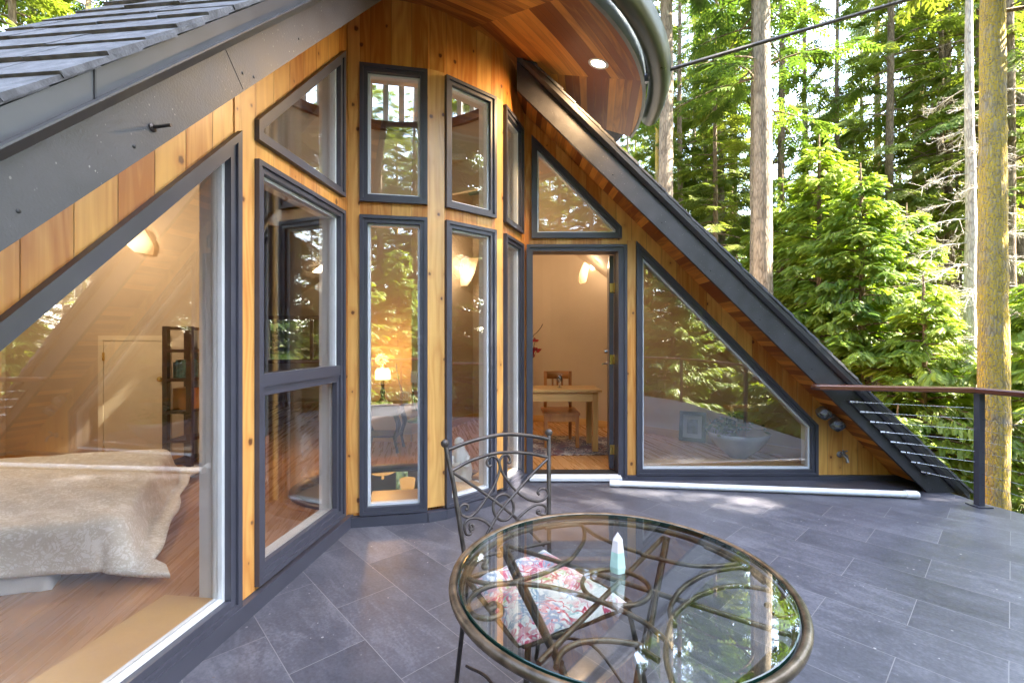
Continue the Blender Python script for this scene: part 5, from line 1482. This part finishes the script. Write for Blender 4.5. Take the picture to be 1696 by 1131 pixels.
def bare_mesh(name, h, z0, nb, blen, wood, seed, axis):
    """dead limbs with fine twigs"""
    rs = np.random.RandomState(seed); paths = []
    for b in range(nb):
        f = (b + rs.rand()) / nb; z = z0 + (h - z0) * f; az = b * 2.39996 + rs.normal(0, .4)
        L = blen * rs.uniform(.5, 1.1) * (1 - .5 * f); d = np.array([cos(az), sin(az), 0]); t = np.linspace(0, 1, 8)
        pts = axis(z) + t[:, None] * d * L; pts[:, 2] += L * (.05 * t - .30 * t ** 2) + rs.normal(0, .012, 8) * t
        paths.append((pts, .013 * (1 - .85 * t) + .002))
        for k in range(16):
            s = rs.uniform(.2, 1); p = np.array([np.interp(s, t, pts[:, c]) for c in range(3)])
            dd = d * rs.uniform(.3, 1) + np.array([-d[1], d[0], 0]) * rs.normal(0, .8) + np.array([0, 0, rs.normal(-.25, .35)]); dd /= np.linalg.norm(dd)
            l = L * rs.uniform(.12, .4); u = np.linspace(0, 1, 4)
            tp = p + u[:, None] * dd * l; tp[:, 2] -= .12 * l * u ** 2; paths.append((tp, .005 * (1 - .8 * u) + .0012))
            for j in range(4):
                s2 = rs.uniform(.3, 1); p2 = p + dd * l * s2; d2 = dd + rs.normal(0, .6, 3); d2 /= np.linalg.norm(d2)
                tp2 = p2 + np.linspace(0, 1, 3)[:, None] * d2 * l * .4; paths.append((tp2, np.array([.0028, .002, .001])))
    v, q = tubes_np(paths, 4); return mesh_np(name, v, q, [wood])

LF = {
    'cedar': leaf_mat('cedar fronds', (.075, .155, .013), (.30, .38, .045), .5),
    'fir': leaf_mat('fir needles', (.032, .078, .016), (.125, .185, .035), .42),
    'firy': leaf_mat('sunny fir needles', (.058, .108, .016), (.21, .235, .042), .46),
    'shrub': leaf_mat('shrub leaves', (.05, .10, .012), (.20, .24, .04), .45),
}
BK = {
    'grey': bark_mat('grey fir bark', (.08, .062, .045), (.25, .205, .155), (.34, .33, .24), .35, 3.0),
    'lichen': bark_mat('bark with yellow lichen', (.10, .08, .06), (.32, .27, .21), (.52, .36, .045), .58, 3.4),
    'brown': bark_mat('brown bark', (.06, .042, .03), (.21, .155, .105), (.32, .25, .06), .34, 3.5),
    'pale': bark_mat('pale dead bark', (.22, .19, .165), (.50, .46, .41)),
}
GZ = -2.85
VAR = {}
def variant(key, h, r0, bark, z0, nb, blen, kind, ss, ns, pitch, droop, leaf, seed, **kw):
    tm, ax = trunk_mesh('trunk', h, r0, BK[bark], seed)
    cm = crown_mesh('crown', h - .3, z0, nb, blen, kind, ss, ns, pitch, droop, LF[leaf], BK['brown'], seed + 1, ax, **kw)
    VAR[key] = (tm, cm)
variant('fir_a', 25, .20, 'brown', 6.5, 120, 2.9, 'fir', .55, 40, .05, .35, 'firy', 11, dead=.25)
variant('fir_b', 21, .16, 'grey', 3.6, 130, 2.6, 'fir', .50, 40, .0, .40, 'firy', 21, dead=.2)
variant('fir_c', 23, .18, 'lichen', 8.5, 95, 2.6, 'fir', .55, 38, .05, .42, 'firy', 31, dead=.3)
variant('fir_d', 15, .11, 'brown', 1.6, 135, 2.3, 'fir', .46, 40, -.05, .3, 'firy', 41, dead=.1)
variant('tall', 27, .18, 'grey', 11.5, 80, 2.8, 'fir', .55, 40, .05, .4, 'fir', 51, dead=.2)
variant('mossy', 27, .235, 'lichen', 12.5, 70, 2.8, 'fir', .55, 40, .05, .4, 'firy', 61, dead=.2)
variant('pole', 24, .135, 'brown', 8.0, 75, 2.2, 'fir', .50, 34, .0, .45, 'firy', 111, dead=.45)
variant('dense', 17, .14, 'brown', 1.2, 190, 2.7, 'fir', .58, 64, -.02, .35, 'firy', 101, dead=.0, gaps=.1)
variant('cedar_a', 8.6, .10, 'brown', .5, 220, 2.15, 'cedar', .195, 150, .10, .55, 'cedar', 71, shape=.8, gaps=.15, tip=.55)
variant('cedar_b', 5.2, .07, 'brown', .3, 130, 1.7, 'cedar', .185, 110, .12, .55, 'cedar', 81, shape=.75, gaps=.2, tip=.55)
tm, ax = trunk_mesh('trunk', 17, .125, BK['pale'], 91); VAR['dead'] = (tm, bare_mesh('branches', 10.5, 3.2, 40, 2.1, BK['pale'], 92, ax))

def tree(key, x, y, label, name='fir_tree', group=None, sc=1.0, rot=0.0, z=GZ, cat='tree'):
    t = thing(name, label, cat, (x, y, z), group); t.scale = (sc, sc, sc); t.rotation_euler = (0, 0, rot)
    for me, nm in zip(VAR[key], ('trunk', 'branches' if key == 'dead' else 'crown')):
        o = bpy.data.objects.new(nm, me); COL.objects.link(o); o.parent = t
    return t
def pxy(px_, y): return ((px_ - CX) / F * y, y)
near = [
    ('mossy', 1642, 4.75, .60, 'big trunk with yellow lichen just outside the deck post', 'fir_tree'),
    ('tall', 1262, 8.6, 1.0, 'straight pale grey trunk with lichen rising right of the roof peak', 'fir_tree'),
    ('tall', 1251, 10.6, .8, 'dark slim trunk close behind the straight pale grey one', 'fir_tree'),
    ('tall', 1104, 10.2, 1.0, 'grey brown trunk just right of the round eave gutter', 'fir_tree'),
    ('fir_c', 1089, 13.5, .62, 'thin mossy trunk left of the grey brown trunk by the gutter', 'fir_tree'),
    ('fir_b', 1196, 15.5, .9, 'sunlit slender fir midway between the gutter and the pale grey trunk', 'fir_tree'),
    ('fir_b', 1148, 20, .95, 'bushy fir with blue sky beside it, right of the gutter', 'fir_tree'),
    ('fir_c', 1455, 17.5, .95, 'dark trunked fir with ragged crown over the bright cedar', 'fir_tree'),
    ('fir_c', 1520, 15.0, 1.1, 'fir with yellow lichen trunk above the right part of the cedar', 'fir_tree'),
    ('dead', 1604, 7.7, .8, 'dead pale tree with bare twiggy limbs left of the lichen trunk', 'dead_tree'),
    ('cedar_a', 1425, 8.4, .86, 'tall bright green cedar behind the lower end of the right rake', 'cedar_tree'),
    ('cedar_a', 1300, 10.8, .95, 'bright cedar partly behind the straight pale grey trunk', 'cedar_tree'),
    ('cedar_a', 1500, 9.2, .80, 'bright cedar between the lichen trunk and the tall cedar', 'cedar_tree'),
    ('cedar_a', 1352, 9.6, .98, 'bright cedar just left of the tall cedar above the rake', 'cedar_tree'),
    ('cedar_b', 1540, 7.4, 1.0, 'short young cedar behind the railing between the rake and the post', 'cedar_tree'),
    ('cedar_b', 1730, 6.4, 1.0, 'deep green young cedar at the photo edge right of the lichen trunk', 'cedar_tree'),
    ('cedar_b', 1480, 6.6, .62, 'small cedar shrub low behind the cable railing', 'cedar_tree'),
    ('fir_d', 1185, 12.5, .9, 'low branched green fir over the middle of the right rake', 'fir_tree'),
    ('fir_d', 1105, 16.5, 1.05, 'yellow green fir seen in the gap below the eave tip', 'fir_tree'),
    ('fir_a', 1690, 14, 1.0, 'shaded fir behind the right edge of the lichen trunk', 'fir_tree'),
    ('fir_d', 1625, 17, 1.2, 'bushy fir filling the gap between the dead tree and the lichen trunk', 'fir_tree'),
    ('tall', 52, 13.5, .9, 'mossy yellow trunk above the left shingled roof', 'fir_tree'),
    ('fir_d', 1560, 13.0, 1.1, 'fir crown between the two lichen trunks', 'fir_tree'),
    ('cedar_a', 430, 12.6, .95, 'cedar outside the back window of the house', 'cedar_tree'),
    ('cedar_a', 545, 14.0, 1.0, 'second cedar outside the back window, further right', 'cedar_tree'),
    ('fir_d', 20, 11, 1.2, 'yellow green fir at the far left above the shingles', 'fir_tree'),
    ('fir_d', 150, 13, 1.25, 'bright fir beyond the left roof, right of the mossy yellow trunk', 'fir_tree'),
    ('fir_d', 285, 15, 1.3, 'fir peeking over the top edge of the left roof near the pale stem', 'fir_tree'),
    ('fir_b', -40, 12.5, 1.0, 'bushy fir at the top left corner beyond the shingles', 'fir_tree'),
]
poles = [(1128, 15), (1168, 17.5), (1292, 14), (1334, 18), (1388, 15.5), (1472, 12.5), (1545, 19), (1572, 13), (1588, 16.5), (1618, 12), (1672, 11), (1690, 17.5), (1218, 21), (1425, 21)]
ends = ['right of the gutter', 'over the middle of the right rake', 'just right of the pale grey trunk', 'above the left part of the tall cedar', 'over the top of the tall cedar', 'right of the tall cedar top', 'far between two yellow lichen trunks',
        'left of the dead tree limbs', 'behind the dead tree limbs', 'close left of the big lichen trunk', 'close right of the big lichen trunk', 'at the right photo edge', 'left of the pale grey trunk', 'deep behind the tall cedar top']
for k, (px_, y) in enumerate(poles): near.append(('pole', px_, y, .85 + .05 * (k % 4), 'thin bare brown trunk ' + ends[k], 'fir_tree'))
taken = []
late = []
screen = [(9.0, .4), (13.0, -.9), (10.0, -2.0), (11.0, 1.9)]  # firs added out of view to keep the sun off house and deck
for k, (x, y) in enumerate(screen):
    taken.append((x, y))
    late.append((x, y, (1.05, 1.25, 1.4, 1.2)[k % 4], k * 1.9))
for k, (key, px_, y, sc, label, nm) in enumerate(near):
    x, y = pxy(px_, y); taken.append((x, y)); tree(key, x, y, label, nm, None, sc, k * 1.7)
rs = random.Random(1234)
SUN_AZ, SUN_EL = radians(102), radians(46)
sdir = V((sin(SUN_AZ) * cos(SUN_EL), cos(SUN_AZ) * cos(SUN_EL), sin(SUN_EL)))
cnt = 0; tries = 0
while cnt < 150 and tries < 6000:
    tries += 1
    a = rs.uniform(0, 2 * pi); r = sqrt(rs.uniform(8.5 ** 2, 46 ** 2))
    x, y = r * sin(a), r * cos(a)
    if -9 < x < 5.6 and -4.5 < y < 12.0: continue
    if any((x - p) ** 2 + (y - q) ** 2 < (2.3 + r * .03) ** 2 for p, q in taken): continue
    if y > 0 and 0.30 < x / y < 1.3 and r < 19: continue          # hand placed sector
    if y < 3 and r < 15: continue
    if y > 0 and -1.5 < x / y < .25 and r < 13: continue
    # leave a lane open so that sun reaches the cedars and trunks on the right
    lx, ly = x - 6.5, y - 7.0
    al = lx * sin(SUN_AZ) + ly * cos(SUN_AZ); ac = lx * cos(SUN_AZ) - ly * sin(SUN_AZ)
    if al > 0 and abs(ac) < 5.0: continue
    if radians(50) < a < radians(150) and r > 13 and rs.random() < .62: continue
    if radians(14) < a < radians(56) and rs.random() < .5: continue
    taken.append((x, y)); cnt += 1
    key = rs.choice(['fir_a', 'fir_b', 'fir_c', 'fir_d', 'fir_b', 'fir_a'])
    tree(key, x, y, 'tall fir among the many similar ones standing deep in the surrounding forest', 'fir_tree', 'firs of the surrounding forest', rs.uniform(.8, 1.2), rs.uniform(0, 6.28))
for x, y, sc, r_ in late: tree('fir_b' if y == 1.9 else 'dense', x, y if y != -2.0 else -1.7, 'dense fir added right of the deck to shade the house, seen only as a reflection', 'fir_tree', 'firs added right of the deck for shade', sc, r_)
for k in range(26):
    a = radians(140 + 118 * k / 25 + rs.uniform(-2, 2)); r = rs.uniform(15.5, 23)
    tree(['fir_b', 'dense', 'fir_d', 'fir_b'][k % 4], r * sin(a), r * cos(a), 'tall fir in the wood behind the deck, seen only as a reflection in the panes', 'fir_tree', 'firs of the wood behind the deck', rs.uniform(.9, 1.25), k)
# cedars seen mirrored in the panes
for k, (x, y) in enumerate([(7.5, -3.5), (3.0, -7.5), (-1.5, -8.0), (9.5, 1.5), (6.0, -8.5), (-6.0, -6.5), (1.0, -11.0)]):
    tree('cedar_a' if k % 2 == 0 else 'cedar_b', x, y, 'green cedar growing beyond the deck edge, mirrored in the window panes', 'cedar_tree', 'cedars mirrored in the panes', .9 + .1 * (k % 3), k * 2.1)

# ground and undergrowth
gn = 90; ext = 95.0; rsn = np.random.RandomState(4)
xs = np.sign(np.linspace(-1, 1, gn)) * np.abs(np.linspace(-1, 1, gn)) ** 1.8 * ext
X, Y = np.meshgrid(xs, xs, indexing='ij'); Z = GZ + .25 * np.sin(X * .23 + 1) * np.cos(Y * .19) + .12 * np.sin(X * .7 + Y * .5) + np.maximum(0, np.hypot(X, Y) - 30) * .05
Z = np.where((X > -8.2) & (X < 4.6) & (Y > -4) & (Y < 11), np.minimum(Z, GZ - .02), Z)
v = np.stack([X, Y, Z], -1).reshape(-1, 3); i = np.arange(gn - 1)[:, None]; j = np.arange(gn - 1)[None, :]
q = np.stack([i * gn + j, (i + 1) * gn + j, (i + 1) * gn + j + 1, i * gn + j + 1], -1).reshape(-1, 4)
m_, nt_, out_ = mat('forest floor'); g_ = N(nt_); b_ = g_.new('BsdfPrincipled')
n_ = g_.noise(g_.pos(), 1.2, 8, .7); g_.link(g_.ramp(n_, [(.3, (.035, .030, .015)), (.5, (.10, .085, .035)), (.65, (.10, .13, .03)), (.8, (.22, .18, .09))]), b_.inputs['Base Color']); b_.inputs['Roughness'].default_value = .95
g_.link(g_.bump(g_.noise(g_.pos(), 9, 5), .8, .08), b_.inputs['Normal']); g_.link(b_.outputs[0], out_.inputs[0])
go = bpy.data.objects.new('ground', mesh_np('ground', v, q, [m_], smooth=np.ones(len(q), bool))); COL.objects.link(go); struct(go)
def gz(x, y): return GZ + .25 * np.sin(x * .23 + 1) * np.cos(y * .19) + .12 * np.sin(x * .7 + y * .5) + np.maximum(0, np.hypot(x, y) - 30) * .05
n = 9000; a = rsn.uniform(0, 2 * pi, n); r = np.sqrt(rsn.uniform(5.0 ** 2, 34 ** 2, n)); x = r * np.sin(a); y = r * np.cos(a)
ok = ~((x > -8) & (x < 4.3) & (y > -3.4) & (y < 10.5)); x, y = x[ok], y[ok]; n = len(x)
clump = .5 + .5 * np.sin(x * .9) * np.sin(y * .8 + 1)
P = np.stack([x, y, gz(x, y) + rsn.uniform(0, .5, n) * (.3 + clump)], 1); ph = rsn.uniform(0, 2 * pi, n); A = np.stack([np.cos(ph), np.sin(ph), rsn.uniform(.2, 1.2, n)], 1)
fv, ft = foliage_arrays('cedar', P, A, rsn.uniform(.35, .9, n), rsn.uniform(0, 1, n), rsn)
uo = bpy.data.objects.new('undergrowth', mesh_np('undergrowth', fv, np.arange(len(fv)).reshape(-1, 4), [LF['shrub']], tint=ft)); COL.objects.link(uo); struct(uo, 'stuff', 'ferns and low green undergrowth on the forest floor')
# far wood closing the view: one mass of foliage
n = 26000; a = rsn.uniform(0, 2 * pi, n); r = rsn.uniform(48, 62, n); hh = rsn.uniform(0, 1, n) ** 1.1 * (19 + 6 * np.sin(a * 23) + 4 * np.sin(a * 41 + 1))
P = np.stack([r * np.sin(a), r * np.cos(a), GZ + hh], 1); ph = rsn.uniform(0, 2 * pi, n); A = np.stack([np.cos(ph), np.sin(ph), rsn.uniform(-.6, .2, n)], 1)
fv, ft = foliage_arrays('fir', P, A, rsn.uniform(1.2, 2.6, n), rsn.uniform(0, 1, n), rsn)
fo = bpy.data.objects.new('far_wood', mesh_np('far_wood', fv, np.arange(len(fv)).reshape(-1, 4), [LF['firy']], tint=ft)); COL.objects.link(fo); struct(fo, 'stuff', 'far wood of firs closing the view between the trunks')

# ------------------------------------------------------------------ light, sky, camera
w = bpy.data.worlds.new('World'); SC.world = w; w.use_nodes = True
nt = w.node_tree; bg = nt.nodes['Background']; sky = nt.nodes.new('ShaderNodeTexSky'); sky.sky_type = 'NISHITA'; sky.sun_disc = False
sky.sun_elevation = SUN_EL; sky.sun_rotation = SUN_AZ; sky.air_density = 1.0; sky.dust_density = 1.0; sky.ozone_density = 1.0
hs = nt.nodes.new('ShaderNodeHueSaturation'); hs.inputs['Saturation'].default_value = .75
nt.links.new(sky.outputs[0], hs.inputs['Color']); nt.links.new(hs.outputs[0], bg.inputs[0]); bg.inputs[1].default_value = .15
sl_ = bpy.data.lights.new('sun', 'SUN'); sl_.energy = 4.5; sl_.angle = radians(.5); sl_.color = (1, .90, .74)
so_ = bpy.data.objects.new('sun', sl_); COL.objects.link(so_); so_.rotation_euler = V((0, 0, 1)).rotation_difference(sdir).to_euler(); so_.location = sdir * 40
cam = bpy.data.cameras.new('camera'); co = bpy.data.objects.new('camera', cam); COL.objects.link(co)
co.location = (0, 0, H); co.rotation_euler = (pi / 2, 0, 0); cam.sensor_width = 36; cam.lens = 36 * F / 1696; cam.shift_y = -1.5 / 1696
cam.clip_start = .02; cam.clip_end = 400; SC.camera = co
SC.view_settings.view_transform = 'Standard'; SC.view_settings.look = 'None'; SC.view_settings.exposure = 4.12; SC.view_settings.gamma = 1
SC.view_settings.use_curve_mapping = False
cy = SC.cycles
cy.use_denoising = True
try: cy.denoiser = 'OPENIMAGEDENOISE'
except Exception: pass
cy.max_bounces = 9; cy.diffuse_bounces = 4; cy.glossy_bounces = 4; cy.transmission_bounces = 4; cy.transparent_max_bounces = 24
cy.sample_clamp_indirect = 6.0; cy.caustics_reflective = False; cy.caustics_refractive = False
